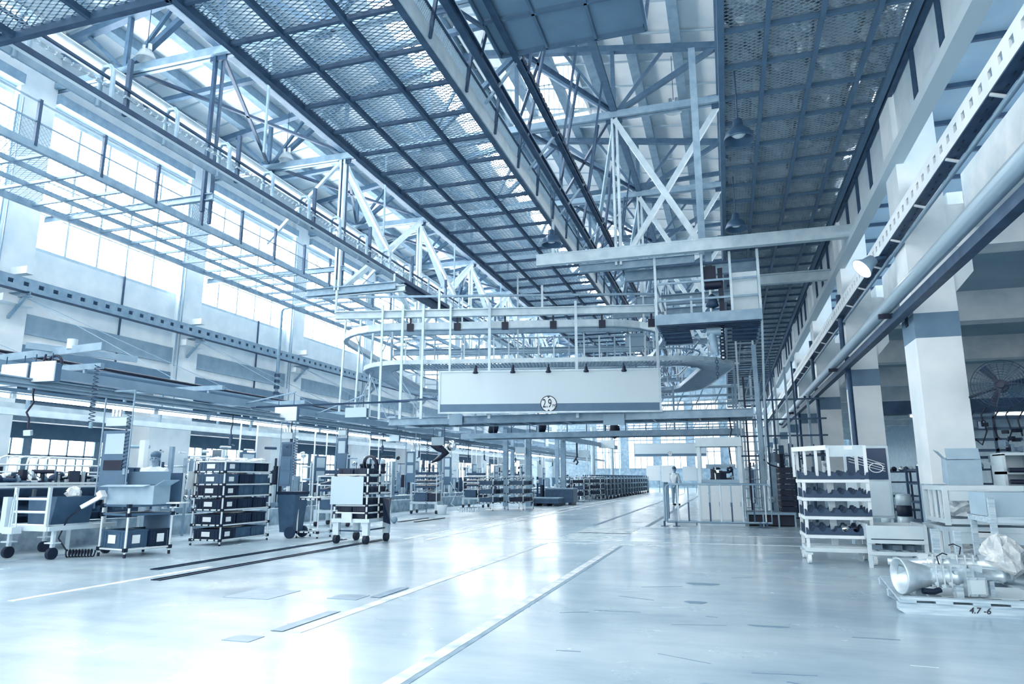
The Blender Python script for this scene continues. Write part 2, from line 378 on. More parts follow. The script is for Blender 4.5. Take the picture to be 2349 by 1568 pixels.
# braced frames hanging under the trusses
for xf_, lab in ((-12.4, 'window side'), (-2.79, 'aisle side')):
    for k in (1, 2, 3, 4, 5):
        y = YS[2+k]; zb = 7.5
        t = thing('hanging_brace_frame', 'pale steel braced hanger frame on the %s, %s frame back' % (lab, ORD[k-1]), 'hanger frame', (xf_, y, zb))
        G().bar((xf_-.07, y, zb), (xf_-.07, y, 12.3), .07, .16).bar((xf_+.07, y, zb), (xf_+.07, y, 12.3), .07, .16).build('post', LSTEEL, t)
        if lab == 'window side':
            G().bar((xf_, y, 12.25), (xf_, y+6.2, zb+.1), .17).build('brace', LSTEEL, t)
            G().bar((xf_+.15, y+6.2, 12.25), (xf_+.15, y+.1, zb+.1), .17).build('brace', LSTEEL, t)
            G().bar((xf_-.1, y, 12.25), (xf_-3, y, zb+2), .1).build('brace', LSTEEL, t)
            G().bar((xf_, y, 12.25), (xf_+1.4, y+3.2, zb+.3), .12).build('brace', LSTEEL, t)
        else:
            G().bar((xf_, y, 12.25), (xf_+2.35, y, 8.0), .17).build('brace', LSTEEL, t)
            G().bar((xf_+3.1, y+.12, 12.25), (xf_+.1, y+.12, zb+.1), .15).build('brace', LSTEEL, t)
            G().bar((xf_, y, 12.25), (xf_-1.2, y+2, zb+.5), .1).build('brace', STEEL, t)
        G().ibeam((xf_-1.2, y, zb), (xf_+2.2, y, zb), .26, .18, .03).build('bottom_beam', STEEL, t)
# ---------------------------------------------------------------- hanging mesh platforms
def platform(label, x0, x1, y0, y1, strs, m_net, m_bar, pitch, w, z=8.0, slope=.42):
    t = thing('mesh_platform', label, 'mesh platform', ((x0+x1)/2, (y0+y1)/2, z))
    ym = min(y1, 34)
    g = G().net(x0, x1, y0, ym, z+.05, pitch, slope, w)
    if ym < y1: g.net(x0, x1, ym, y1, z+.05, pitch*2, slope, w*2)
    g.build('mesh_panel', m_net, t)
    for x in (x0, x1): G().bar((x, y0, z), (x, y1, z), .1, .16).build('side_beam', m_bar, t)
    for y in (y0, y1): G().bar((x0, y, z), (x1, y, z), .1, .16).build('end_beam', m_bar, t)
    for x in strs: G().bar((x, y0, z-.02), (x, y1, z-.02), .07, .1).build('stringer', m_bar, t)
    k = 0
    for y in range(math.ceil(y0), int(y1)):
        if k < 60: G().bar((x0, y, z-.01), (x1, y, z-.01), .06, .07).build('cross_bar', m_bar, t)
        k += 1
    return t
BARB = mat('blue_grey_bar', .34, .5, .1, amt=.04)
cp = platform('long mesh platform hanging along the middle of the hall', -7.18, -4.18, 3, 60, (-6.2, -5.1), NET, DSTEEL, .085, .019)
G().bar((-4.12, 3, 8.1), (-4.12, 60, 8.1), .05, .3).build('edge_channel', LSTEEL, cp)
G().net(3, 60, -8.6, -8.2, 0, .5, .9, .01).box(3, 60, -8.62, -8.58, -.01, .01)
pn = G()
y = 3
while y < 50:
    for sg in (1, -1): pn.bar((-4.14, y, 8.22 if sg > 0 else 8.6), (-4.14, y+.22, 8.6 if sg > 0 else 8.22), .004, .016, (1, 0, 0))
    y += .05
pn.build('toe_mesh', NETD, cp)
pn = G().bar((-4.14, 3, 8.62), (-4.14, 60, 8.62), .05, .05); pn.build('toe_rail', DSTEEL, cp)
for k in range(30): G().bar((-4.08, 4+1.6*k, 8.0), (-4.08, 4.3+1.6*k, 9.2), .06, .05).build('rail_post', DSTEEL, cp)
for z in (8.85, 9.2): G().bar((-4.02, 3, z), (-4.02, 60, z), .05, .07).build('hand_rail', STEEL, cp)
# truss-like carrier with chain beside the platform
cv = thing('chain_conveyor', 'dark overhead chain carrier running beside the middle mesh platform', 'conveyor', (-3.6, 30, 8.4))
G().ibeam((-3.75, 3, 8.5), (-3.75, 60, 8.5), .2, .12, .02).build('track', DSTEEL, cv)
G().ibeam((-3.35, 3, 9.0), (-3.35, 60, 9.0), .16, .12, .02).build('track', DSTEEL, cv)
g = G()
for k in range(280): g.bc((-3.35, 3+.2*k, 9.14), (.1, .13, .1))
g.bar((-3.35, 3, 9.14), (-3.35, 60, 9.14), .03); g.build('chain', BLACK, cv)
for k in range(19):
    y = 4.2+3*k
    G().bar((-3.75, y, 8.5), (-3.35, y+.9, 12.3), .06).build('hanger', DSTEEL, cv)
    G().bar((-3.3, y+1.5, 9.0), (-2.8, y+1.5, 12.3), .05).build('hanger', DSTEEL, cv)
    G().bar((-4.0, y+1, 8.2), (-3.3, y+1, 9.05), .05).build('bracket', STEEL, cv)
rp = platform('mesh platform along the top of the column row', .27, 3.0, 3, 70, (.95, 1.72, 2.5), NETD, BARB, .085, .012, slope=.6)
g = G()
nx, ny = 16, 220
vs = [(.3+2.7*i/nx, 3+67*j/ny, 8.2+R.uniform(-.06, .06)) for j in range(ny+1) for i in range(nx+1)]
g.add(vs, [(j*(nx+1)+i, j*(nx+1)+i+1, (j+1)*(nx+1)+i+1, (j+1)*(nx+1)+i) for j in range(ny) for i in range(nx)])
g.build('foil_sheet', mat('crumpled_foil', .96, .2, .92, amt=.12, scale=2, bump=.5), rp)
G().box(.24, .3, 3, 70, 8.0, 8.7).build('edge_plate', DSTEEL, rp)
platform('mesh platform at the very top edge beside the long middle platform', -13, -7.25, 2, 6.85, (-11.6, -10.2, -8.7), NET, DSTEEL, .085, .019)
lp = platform('mesh platform in front of the tall windows', -16.4, -13.4, 2, 34, (-15.3, -14.4), mat('bright_expanded_metal', .5, .5, .3), STEEL, .12, .012)
for z in (8.55, 9.0): G().bar((-13.4, 2, z), (-13.4, 34, z), .03).build('hand_rail', STEEL, lp)
for k in range(18): G().bar((-13.38, 3.26+1.6*k, 8.0), (-13.38, 3.26+1.6*k, 9.05), .07).build('rail_post', DSTEEL, lp)
g = G()
for k in range(300):
    y = 2+.1*k
    for sg in (1, -1): g.bar((-13.42, y, 8.1), (-13.42, y+.45*sg, 8.55), .004, .008, (1, 0, 0))
g.build('rail_mesh', STEEL, lp)
for y in (7.1, 13.5, 19.9):
    G().ibeam((-17.9, y, 8.3), (-12.2, y, 8.3), .18, .12, .02).build('hanger_beam', STEEL, lp)
    G().bar((-12.45, y-.06, 7.9), (-12.45, y-.06, 12.3), .08, .1).bar((-12.3, y+.06, 7.6), (-12.3, y+.06, 12.3), .06, .08).build('hanger_post', DSTEEL, lp)
# conveyor with chain along the window side
cc_ = thing('chain_conveyor', 'pale overhead chain conveyor on the window side under the roof', 'conveyor', (-10.9, 30, 8.4))
G().box(-10.62, -10.5, 2, 70, 8.04, 8.07).build('rail', WHITE, cc_); G().box(-10.5, -10.47, 2, 70, 8.02, 8.12).build('rail_edge', DSTEEL, cc_)
G().box(-10.92, -10.88, 2, 70, 8.07, 8.22).build('rail_back', STEEL, cc_)
G().bar((-10.7, 2, 8.62), (-10.7, 70, 8.62), .05).build('upper_rail', DSTEEL, cc_)
g = G()
for k in range(420): g.bc((-10.7, 2+.16*k, 8.45), (.06, .11, .05))
g.bar((-10.7, 2, 8.45), (-10.7, 70, 8.45), .02); g.build('chain', CHROME, cc_)
for k in range(34):
    y = 2.5+1.6*k
    G().tube([(-10.55, y, 8.05), (-10.58, y, 8.75), (-10.66, y, 8.84), (-10.8, y, 8.84), (-10.87, y, 8.75), (-10.87, y, 8.05)], .045, 7).build('bracket', STEEL, cc_)
    if k % 2 == 0: G().bar((-10.75, y+.5, 8.1), (-10.75, y+.5, 9.3), .09, .07).build('hanger', DSTEEL, cc_)
for k in range(11): G().bar((-10.75, 7.1+6.4*k, 9.3), (-10.75, 7.1+6.4*k, 12.3), .05).build('hanger', STEEL, cc_)
# solid panel deck under the roof
pd = thing('panel_deck', 'solid grey panel deck hanging under the roof at the top edge', 'ceiling deck', (-2.3, 9, 9.0))
for i in range(3):
    for j in range(4): G().box(-3.6+i*.9, -2.75+i*.9, 7+j, 7.95+j, 9.02, 9.05).build('deck_panel', mat('deck_grey', .44, .6, amt=.02), pd)
for i in range(4): G().bar((-3.63+.9*i, 7, 9.0), (-3.63+.9*i, 11, 9.0), .05, .09).build('deck_bar', BARB, pd)
for j in range(5): G().bar((-3.63, 7+j, 9.0), (-.93, 7+j, 9.0), .05, .09).build('deck_bar', BARB, pd)
for x in (-3.6, -.95): G().bar((x, 10.9, 9.0), (x, 13.4, 12.3), .06).build('hanger', DSTEEL, pd)
# ---------------------------------------------------------------- long monorail beam and square beam
mb = thing('monorail_beam', 'long pale I-beam crossing the hall above the hoist', 'beam', (-.7, 16.85, 6.8))
G().ibeam((-4.53, 16.85, 6.88), (3.1, 16.85, 6.88), .3, .18, .03).build('beam', LSTEEL, mb)
G().box(-4.53, 3.1, 16.77, 16.8, 6.76, 7.0).build('web_plate', LSTEEL, mb)
G().bar((-.3, 16.9, 7.0), (-.3, 16.9, 12.3), .17).build('hanger', STEEL, mb)
G().bar((-4.1, 16.9, 7.0), (-4.1, 16.9, 8.0), .07).build('hanger', LSTEEL, mb)
m2 = G().ibeam((1.15, 20.5, 6.88), (3.1, 20.5, 6.88), .3, .18, .03).build('monorail_beam', LSTEEL, None, 'short pale I-beam behind the control platform under the mesh', 'beam')
G().box(2.98, 3.22, -2, 70, 6.62, 6.8).build('square_beam', mat('beam_white', .78, .5), None, 'long pale square beam running along the column row', 'beam')
# ---------------------------------------------------------------- small repeated makers
def wl(c, rz, p): return (c[0]+p[0]*math.cos(rz)-p[1]*math.sin(rz), c[1]+p[0]*math.sin(rz)+p[1]*math.cos(rz), c[2]+p[2])
def crate_body(w, d, h):
    g = G().box(-w/2, w/2, -d/2, d/2, 0, .012)
    for s in (-1, 1):
        g.box(-w/2, w/2, s*d/2-.006, s*d/2+.006, 0, h).box(s*w/2-.006, s*w/2+.006, -d/2, d/2, 0, h)
        g.box(-w/2-.014, w/2+.014, s*d/2-.014, s*d/2+.014, h-.03, h).box(s*w/2-.014, s*w/2+.014, -d/2, d/2, h-.03, h)
        for x in (-.42, -.3, .3, .42): g.box(w*x-.01, w*x+.01, s*d/2-.014, s*d/2+.014, .01, h-.02)
        for y in (-.38, -.2, .2, .38): g.box(s*w/2-.014, s*w/2+.014, d*y-.008, d*y+.008, .01, h-.02)
    return g
CR = {}
def crate(loc, rz, w, d, h, m, label, group=None, card=True):
    key = (w, d, h, m.name, card)
    if key not in CR:
        t = thing('plastic_crate', label, 'crate')
        crate_body(w, d, h).build('crate_body', m, t)
        if card: G().box(-w*.18, w*.14, -d/2-.02, -d/2-.015, h*.25, h*.72).build('label_card', PAPER, t); G().box(w/2+.015, w/2+.02, -d*.2, d*.15, h*.25, h*.72).build('label_card', PAPER, t)
        CR[key] = t; t.location = loc; t.rotation_euler = (0, 0, rz)
        if group: t['group'] = group
        return t
    o = dup(CR[key], loc, rz, label); 
    if group: o['group'] = group
    elif 'group' in o: del o['group']
    return o
def castor(parent, x, y, r=.06, name='caster', m=BLACK, z0=None):
    z0 = z0 or 2*r+.05
    o = G().box(x-.05, x+.05, y-.04, y+.04, z0-.012, z0).box(x-.03, x-.022, y-.03, y+.03, r*.7, z0).box(x+.022, x+.03, y-.03, y+.03, r*.7, z0).build(name, STEEL, parent)
    G().cyl((x-.02, y, r), (x+.02, y, r), r, n=14).build('wheel', m, o)
    return o
def bag(loc, s, label, group=None):
    g = G(); n, m_ = 14, 8; rr = random.Random(int(abs(loc[0]*977+loc[1]*131))); vs = []
    for i in range(m_+1):
        a = PI*i/m_
        for j in range(n):
            b_ = 2*PI*j/n; k = 1+rr.uniform(-.22, .22)
            vs.append((s[0]*k*math.sin(a)*math.cos(b_), s[1]*k*math.sin(a)*math.sin(b_), s[2]*(1+.98*math.cos(a))*(1+rr.uniform(-.1, .12))))
    g.add(vs, [(i*n+j, (i+1)*n+j, (i+1)*n+(j+1) % n, i*n+(j+1) % n) for i in range(m_) for j in range(n)])
    g.xf(loc)
    return g.build('plastic_bag', PLASTIC, None, label, 'plastic bag', group)
def joint(g, x, y, z, s=.026): g.bc((x, y, z), (s*2, s*2, s*2))
def flow_rack(label, w, d, zs, top, m=PIPE):
    t = thing('crate_rack', label, 'rack')
    for x in (-w/2, w/2):
        for y in (0, d): 
            G().cyl((x, y, .03), (x, y, top), .016, n=10).build('upright', m, t)
            G().cyl((x, y, 0), (x, y, .035), .02, n=10).build('foot', BLACK, t)
    for z in zs:
        sh = G().cyl((-w/2, 0, z), (w/2, 0, z), .014, n=8).cyl((-w/2, d, z), (w/2, d, z), .014, n=8).cyl((-w/2, 0, z), (-w/2, d, z), .014, n=8).cyl((w/2, 0, z), (w/2, d, z), .014, n=8).build('shelf_frame', m, t)
        g = G()
        for k in range(5): g.box(-w/2+w*(k+.5)/5-.015, -w/2+w*(k+.5)/5+.015, 0, d, z-.005, z+.012)
        g.build('roller_track', LSTEEL, sh)
        g = G()
        for x in (-w/2, w/2):
            for y in (0, d): joint(g, x, y, z)
        for k in range(4): g.bc((-w/2+w*(k+.5)/4.2, 0, z), (.03, .034, .034))
        g.build('joint', BLACK, sh)
    for x in (-w/2, w/2): G().cyl((x, 0, top-.01), (x, d, top-.01), .014, n=8).build('top_rail', m, t)
    G().cyl((-w/2, 0, top-.01), (w/2, 0, top-.01), .014, n=8).build('top_rail', m, t)
    return t
# ---------------------------------------------------------------- tall crate rack with crates
TIER = ['lowest', 'second', 'third', 'fourth', 'fifth', 'top']
rk = place(flow_rack('tall white tube rack packed with dark crates beside the floor rails', .66, 1.4, (.1, .37, .65, .9, 1.12, 1.36), 1.56), (-9.46, 11.05, 0))
for k, z in enumerate((.1, .37, .65, .9, 1.12, 1.36)):
    for j in range(3):
        dark = (k+j*2) % 3 == 0 or k in (1, 2)
        crate((-9.46, 11.28+.46*j, z+.015), 0, .58, .4, .185, NAVY if dark else CRATE,
              '%s crate, %s from the aisle end, on the %s shelf of the tall crate rack' % ('navy' if dark else 'slate', ('first', 'second', 'third')[j], TIER[k]), card=(k*3+j) % 3 == 0)
    if k != 5: bag((-9.4, 11.6, z+.19), (.17, .4, .028), 'clear plastic wrap lying over the crates on the %s rack shelf' % TIER[k])
for j, y in enumerate((11.25, 11.75, 12.2)): bag((-9.45+.08*j, y, 1.52), (.2, .18, .06), 'crumpled clear bag bulging from the %s crate on top of the tall rack' % ('first', 'second', 'third')[j])
g = G().bc((-9.86, 11.05, 1.2), (.012, .3, .34), 0, 0, .12); g.build('paper_sheet', PAPER, None, 'white paper sheet hanging off the side of the tall crate rack', 'paper sheet')
bn = thing('wheeled_bin', 'dark blue wheeled waste bin behind the tall crate rack', 'waste bin', (-8.98, 13.05, 0))
g = G(); a = [(-.2, -.22), (.2, -.22), (.2, .22), (-.2, .22)]
g.add([(x*.8-8.98, y*.8+13.05, .12) for x, y in a]+[(x*1.1-8.98, y*1.1+13.05, .92) for x, y in a], [(3,2,1,0),(4,5,6,7),(0,1,5,4),(1,2,6,5),(2,3,7,6),(3,0,4,7)])
g.build('body', CRATE, bn); G().box(-9.22, -8.74, 12.8, 13.3, .9, .96).build('lid', NAVY, bn)
for y in (12.82, 13.28): G().cyl((-8.85, y-.03, .12), (-8.85, y+.03, .12), .12).build('wheel', RUBBER, bn)
# ---------------------------------------------------------------- box cart
BC = (-9.47, 9.43, 0); BR = -.19
bx = thing('tube_cart', 'low white tube cart holding a carton above two grey crates', 'cart', (0, 0, 0))
for x in (-.34, .34):
    for y in (-.39, .39):
        G().cyl((x, y, .03), (x, y, .8), .018, n=10).build('upright', PIPE, bx); G().cyl((x, y, 0), (x, y, .06), .022, n=10).build('foot', BLACK, bx)
for z in (.12, .66, .8):
    f = G()
    for s in (-1, 1): f.cyl((-.34, s*.39, z), (.34, s*.39, z), .016, n=8).cyl((s*.34, -.39, z), (s*.34, .39, z), .016, n=8)
    if z > .5: f.box(-.36, .36, -.41, .41, z+.01, z+.022)
    f.build('shelf', PIPE if z < .5 else BARB, bx)
    g = G()
    for x in (-.34, .34):
        for y in (-.39, .39): joint(g, x, y, z, .03)
    g.build('joint', BLACK, bx)
G().box(-.33, .33, .34, .36, .14, .64).build('back_panel', BARB, bx)
place(bx, BC, BR)
crate(wl(BC, BR, (-.02, -.18, .14)), BR, .6, .38, .28, CRATE, 'grey crate with white label at the near end of the tube cart')
crate(wl(BC, BR, (.02, .22, .14)), BR, .6, .36, .28, NAVY, 'darker crate behind the labelled one on the tube cart')
bo = thing('carton', 'open blue grey carton lying on the low tube cart', 'carton')
G().box(-.42, .42, -.2, .2, 0, .012).box(-.42, .42, -.205, -.195, 0, .3).box(-.42, .42, .195, .205, 0, .3).box(-.425, -.415, -.2, .2, 0, .3).box(.415, .425, -.2, .2, 0, .3).build('body', CARD, bo)
G().bc((.5, 0, .34), (.2, .38, .008), 0, 0, -.5).build('flap', CARD, bo); G().bc((-.05, -.28, .3), (.8, .16, .008), 0, .15).build('flap', CARD, bo)
G().bc((0, .21, .42), (.8, .008, .22)).build('flap', mat('carton_inside', .38, .8), bo)
place(bo, (-9.36, 9.3, .822), .12)
G().bc((-9.5, 9.75, 1.08), (1.05, .03, .5), .12).build('display_board', mat('dark_board', .24, .5, amt=.03), None, 'dark upright board standing behind the carton on the tube cart', 'board')
G().bc((-9.0, 9.62, .835), (.5, .3, .02), .2).build('paper_sheet', PAPER, None, 'white sheet lying beside the carton on the tube cart', 'paper sheet')
# ---------------------------------------------------------------- sign cart on the floor rails
sc = thing('parts_trolley', 'loaded parts trolley with a blank square sign parked on the floor rails', 'trolley', (-7.05, 12.5, 0))
for x, y in ((-7.36, 12.2), (-6.72, 12.2), (-6.68, 12.96), (-7.36, 12.96)):
    G().box(x-.06, x+.06, y-.05, y+.05, .16, .42).build('leg', GREY, sc)
    G().cyl((x-.035, y, .085), (x+.035, y, .085), .085, n=16).build('wheel', BLACK, sc)
G().box(-7.44, -6.62, 12.12, 13.04, .4, .47).build('deck', GREY, sc)
G().cyl((-7.36, 12.2, .24), (-6.72, 12.2, .24), .015).cyl((-6.7, 12.2, .26), (-6.7, 12.96, .26), .015).build('tie_bar', DSTEEL, sc)
for x, y, t_ in ((-7.4, 12.15, 1.32), (-6.7, 12.15, 1.42), (-6.62, 12.98, 1.6), (-7.4, 12.98, 1.5), (-6.66, 12.55, 1.5)): G().cyl((x, y, .46), (x, y, t_), .018, n=10).build('upright', PIPE, sc)
for z in (.58, .72, .95, 1.14, 1.3):
    sh = G().cyl((-7.4, 12.15, z), (-6.7, 12.15, z), .015, n=8).cyl((-7.4, 12.98, z), (-6.62, 12.98, z), .015, n=8).cyl((-6.7, 12.15, z), (-6.62, 12.98, z), .015, n=8).cyl((-7.4, 12.15, z), (-7.4, 12.98, z), .015, n=8).build('shelf_frame', PIPE, sc)
    g = G()
    for x, y in ((-7.4, 12.15), (-6.7, 12.15), (-6.64, 12.98), (-7.4, 12.98), (-6.66, 12.55)): joint(g, x, y, z, .024)
    g.build('joint', BLACK, sh)
G().box(-7.47, -6.76, 12.09, 12.105, .74, 1.27).build('sign_panel', SIGN, sc)
G().box(-7.2, -6.98, 12.08, 12.11, .4, .58).build('control_plate', GREY, sc)
n_ = 0
for z in (.48, .6, .74, .97, 1.16, 1.32):
    for x in (-7.22, -6.88):
        n_ += 1
        crate((x, 12.4, z), 0, .3, .36, .11, NAVY, 'small navy bin, %s column, %s layer of the signed trolley' % ('window-side' if x < -7 else 'aisle-side', TIER[(n_-1)//2]), card=False)
        if z < 1: crate((x, 12.78, z), 0, .3, .34, .11, BLACK, 'small black bin, rear %s column, %s layer of the signed trolley' % ('window-side' if x < -7 else 'aisle-side', TIER[(n_-1)//2]), card=False)
for k in range(4): G().lathe([(0, 0), (.06, 0), (.06, .05), (.04, .06), (.04, .15), (.055, .16), (.055, .2), (0, .2)], (-7.2+.16*k, 12.8, 1.33), n=12).build('machined_part', BLACK, None, 'dark turned part in the row on top of the signed trolley', 'machine part', 'dark parts on top of the signed trolley')
g = G().lathe([(.16, -.03), (.2, -.03), (.2, .03), (.16, .03), (.16, -.03)], (-6.95, 12.7, 1.5), (.3, 1, .2)); g.build('drive_ring', BLACK, None, 'dark ring leaning on top of the signed trolley', 'ring')
g = G(); g.add([(-6.6, 12.6, .86), (-6.58, 12.95, .86), (-6.5, 12.66, .82), (-6.52, 12.5, .4), (-6.47, 12.72, .34), (-6.6, 12.9, .42)], [(0,1,5,3),(0,2,4,3),(2,1,5,4),(0,1,2),(3,4,5)]); g.build('hanging_cloth', NAVY, None, 'dark cloth hanging off the side of the signed trolley', 'cloth')
# floor rails
for x, y0, y1 in ((-6.86, 7.2, 13.2), (-7.66, 8.0, 13.0)):
    g = G().box(x-.07, x-.035, y0, y1, 0, .014).box(x+.035, x+.07, y0, y1, 0, .014).box(x-.035, x+.035, y0, y1, 0, .004)
    for k in range(6): g.cyl((x+.05, y0+.5+k, .01), (x+.05, y0+.5+k, .018), .012, n=8)
    g.build('floor_rail', mat('rail_black', .1, .4, .3), None, 'dark guide rail in the floor, %s' % ('the longer one nearer the aisle' if x > -7 else 'the shorter one nearer the racks'), 'floor rail')
for x, y0, y1, l in ((-9.1, 18.4, 20.4, 'nearer the racks'), (-8.63, 18.5, 20.6, 'nearer the aisle')): G().box(x-.05, x+.05, y0, y1, 0, .02).build('floor_rail', BLACK, None, 'short dark rail piece on the floor beyond the signed trolley, %s' % l, 'floor rail')
# ---------------------------------------------------------------- tilting cart with bin at the wall end
tr = thing('bin_trolley', 'steel trolley with a slanted black bin and caster wheels by the curb', 'trolley', (-10.7, 9.0, 0))
g = G()
for p, q in (((-11.35,8.35,.47),(-10.1,8.35,.47)),((-11.35,9.35,.47),(-10.1,9.35,.47)),((-10.1,8.35,.47),(-10.1,9.6,.47)),((-11.35,8.35,.47),(-11.35,9.35,.47))): g.bar(p, q, .05, .07)
g.build('deck_frame', GREY, tr)
for x, y in ((-11.0, 8.45), (-10.15, 8.5), (-10.15, 9.5), (-11.3, 9.3)):
    c = G().bar((x, y, .18), (x, y, .45), .05).box(x-.09, x+.09, y-.07, y+.07, .24, .26).build('caster', GREY, tr)
    G().cyl((x-.03, y, .09), (x+.03, y, .09), .09).build('wheel', BLACK, c)
for x, y in ((-10.85, 8.35), (-10.15, 8.35), (-10.15, 9.4)): G().bar((x, y, .45), (x, y, 1.1), .045).build('upright', GREY, tr)
for z in (.52, .72, .92): G().cyl((-10.85, 8.35, z), (-10.15, 8.35, z), .02).build('cross_tube', PIPE, tr)
g = G(); a = [(-10.72, 8.5), (-10.25, 8.5), (-10.25, 9.2), (-10.72, 9.2)]
g.add([(x, y, .52) for x, y in a]+[(x*1+(.08 if x > -10.5 else -.05), y, .95) for x, y in a], [(3,2,1,0),(0,1,5,4),(1,2,6,5),(2,3,7,6),(3,0,4,7)]); g.build('bin', CRATE, tr)
G().bar((-10.95, 8.3, .4), (-10.95, 8.3, .95), .1, .08).build('side_post', GREY, tr)
G().tube([(-10.72, 8.2, .5), (-10.7, 8.2, .9), (-10.66, 8.2, 1.02), (-10.62, 8.2, .9), (-10.58, 8.2, .5)], .012, 6).build('pull_handle', GREY, tr)
G().box(-10.75, -10.55, 8.12, 8.28, .4, .5).build('hitch', GREY, tr)
bag((-10.3, 8.9, .9), (.12, .12, .1), 'crumpled pale bag on the black bin of the steel trolley')
# power tool on cable
tool = thing('power_tool', 'white handheld power tool hanging in front of the dark bin by its cable', 'tool', (-10.0, 9.0, .75))
G().bar((-10.05, 8.85, .78), (-9.78, 8.95, .95), .06).bar((-9.8, 8.94, .95), (-9.72, 8.94, 1.0), .1, .12).build('body', PAPER, tool)
G().tube([(-10.05, 8.85, .78), (-10.2, 8.75, .6), (-10.28, 8.7, .3), (-10.15, 8.75, .12)], .012, 6).coil((-10.2, 8.8, .06), (-9.85, 9.0, .06), .06, 9, .012).build('cable', BLACK, tool)
# workbench with clutter
wb = thing('workbench', 'long workbench with pale top rails loaded with metal parts by the curb', 'workbench', (-11.4, 9.6, 0))
G().box(-12.35, -11.35, 8.2, 11.4, 1.06, 1.09).build('top', BARB, wb)
g = G()
for z in (1.1, 1.15): g.bar((-11.33, 8.2, z), (-11.33, 11.4, z), .04)
g.build('edge_rail', PIPE, wb)
for x in (-12.3, -11.36):
    for y in (8.25, 9.8, 11.35): G().bar((x, y, .42 if x < -11.9 else 0), (x, y, 1.06), .05).build('leg', GREY, wb)
G().box(-12.3, -11.6, 8.3, 11.3, .6, .63).build('lower_shelf', DSTEEL, wb)
for k in range(7): G().cyl((-12.2, 8.6+.35*k, .74), (-11.5, 8.75+.35*k, .68), .05, n=12).build('steel_shaft', DSTEEL, None, 'dark steel shaft in the row under the workbench', 'shaft', 'shafts under the workbench')
def axle(loc, rz, label, group=None, first=[]):
    if not first:
        t = thing('drive_axle', label, 'machine part')
        G().lathe([(0, -.16), (.12, -.15), (.19, -.05), (.19, .05), (.12, .15), (0, .16)], (0, 0, .2), (0, 1, .2), 14).build('housing', mat('dark_casting', .13, .45, .3, amt=.05, scale=20), t)
        G().tube([(-.55, 0, .2), (-.2, 0, .2), (.2, 0, .2), (.55, 0, .2)], [.045, .07, .07, .045], 10).build('axle_tube', DSTEEL, t)
        for s in (-1, 1): G().cyl((s*.55, 0, .2), (s*.6, 0, .2), .14, n=14).cyl((s*.6, 0, .2), (s*.66, 0, .2), .05).build('hub', mat('grey_casting', .5, .35, .5, amt=.1, scale=15), t)
        G().box(-.3, .3, -.12, .12, 0, .06).build('cradle', STEEL, t)
        first.append(t); place(t, loc, rz); 
        if group: t['group'] = group
        return t
    return dup(first[0], loc, rz, label, group)
AX = 'dark axle assembly lying on the workbench beside the board'
kids_of_axles = [axle((-11.7, 8.6, 1.09), 1.2, 'dark axle assembly at the near end of the workbench'),
    axle((-11.85, 9.8, 1.09), 1.9, 'dark axle assembly in the middle of the workbench'),
    axle((-11.8, 10.9, 1.09), 1.4, 'dark axle assembly at the far end of the workbench')]
def pile(loc, n, label, cat, name, sx, sy, sz, ms, seed):   # a fixture of unlike machine bits that move together
    r_ = random.Random(seed); t = thing(name, label, cat, loc)
    for k in range(n):
        g = G(); x, y, z = loc[0]+r_.uniform(-sx, sx), loc[1]+r_.uniform(-sy, sy), loc[2]+r_.uniform(.04, sz); a = r_.uniform(0, 3); L_ = r_.uniform(.08, .3)
        w = r_.random()
        if w < .35: g.cyl((x, y, loc[2]), (x, y, z), r_.uniform(.015, .05), n=10)
        elif w < .6: g.cyl((x-L_*math.cos(a), y-L_*math.sin(a), z), (x+L_*math.cos(a), y+L_*math.sin(a), z), r_.uniform(.012, .04), n=9)
        elif w < .85: g.bc((x, y, z*.5+loc[2]*.5), (r_.uniform(.05, .25), r_.uniform(.05, .2), z-loc[2]), a)
        else: g.lathe([(.02, -.02), (.08, -.02), (.09, .02), (.03, .03), (.02, -.02)], (x, y, z), (math.cos(a), math.sin(a), .3), 12)
        g.build(('post', 'shaft', 'block', 'hub')[0 if w < .35 else 1 if w < .6 else 2 if w < .85 else 3], ms[k % len(ms)], t)
    return t
for o in kids_of_axles: o.scale = (.55, .55, .6)
for k in range(3): pile((-11.75, 9.15+.85*k, 1.09), 26, 'heap of bright and dark fittings on the workbench, %s from its near end' % ORD[k].replace('nearest', 'first'), 'parts heap', 'parts_heap', .22, .3, .3, [CHROME, BLACK, DSTEEL, PIPE, ALU, NAVY], 7+k)
# pipe fixture behind the workbench
pf = thing('tube_fixture', 'row of bent pale tubes on a stand behind the workbench', 'fixture', (-12.6, 10.2, 0.0))
G().box(-12.95, -12.45, 9.0, 11.6, .42, 1.2).build('stand', DSTEEL, pf)
for k in range(6):
    y = 9.2+.18*k
    G().tube([(-12.5, y, 1.2), (-12.5, y, 1.5), (-12.54, y+.05, 1.6), (-12.6, y+.2, 1.64), (-12.6, y+1.2, 1.62)], .018, 7).build('bent_tube', PIPE, pf)
for z in (1.35, 1.48): G().cyl((-12.4, 9.0, z), (-12.4, 11.4, z), .016).build('rail', PIPE, pf)
for k in range(3): crate((-12.7, 11.6+.45*k, 1.3 if k < 1 else 1.3), PI/2, .4, .3, .17, CRATE, 'grey crate %s along on the stand behind the workbench' % ('first', 'second', 'third')[k])
G().box(-12.95, -12.4, 11.4, 12.8, .42, 1.3).build('crate_stand', DSTEEL, None, 'dark stand carrying three grey crates behind the workbench', 'stand')
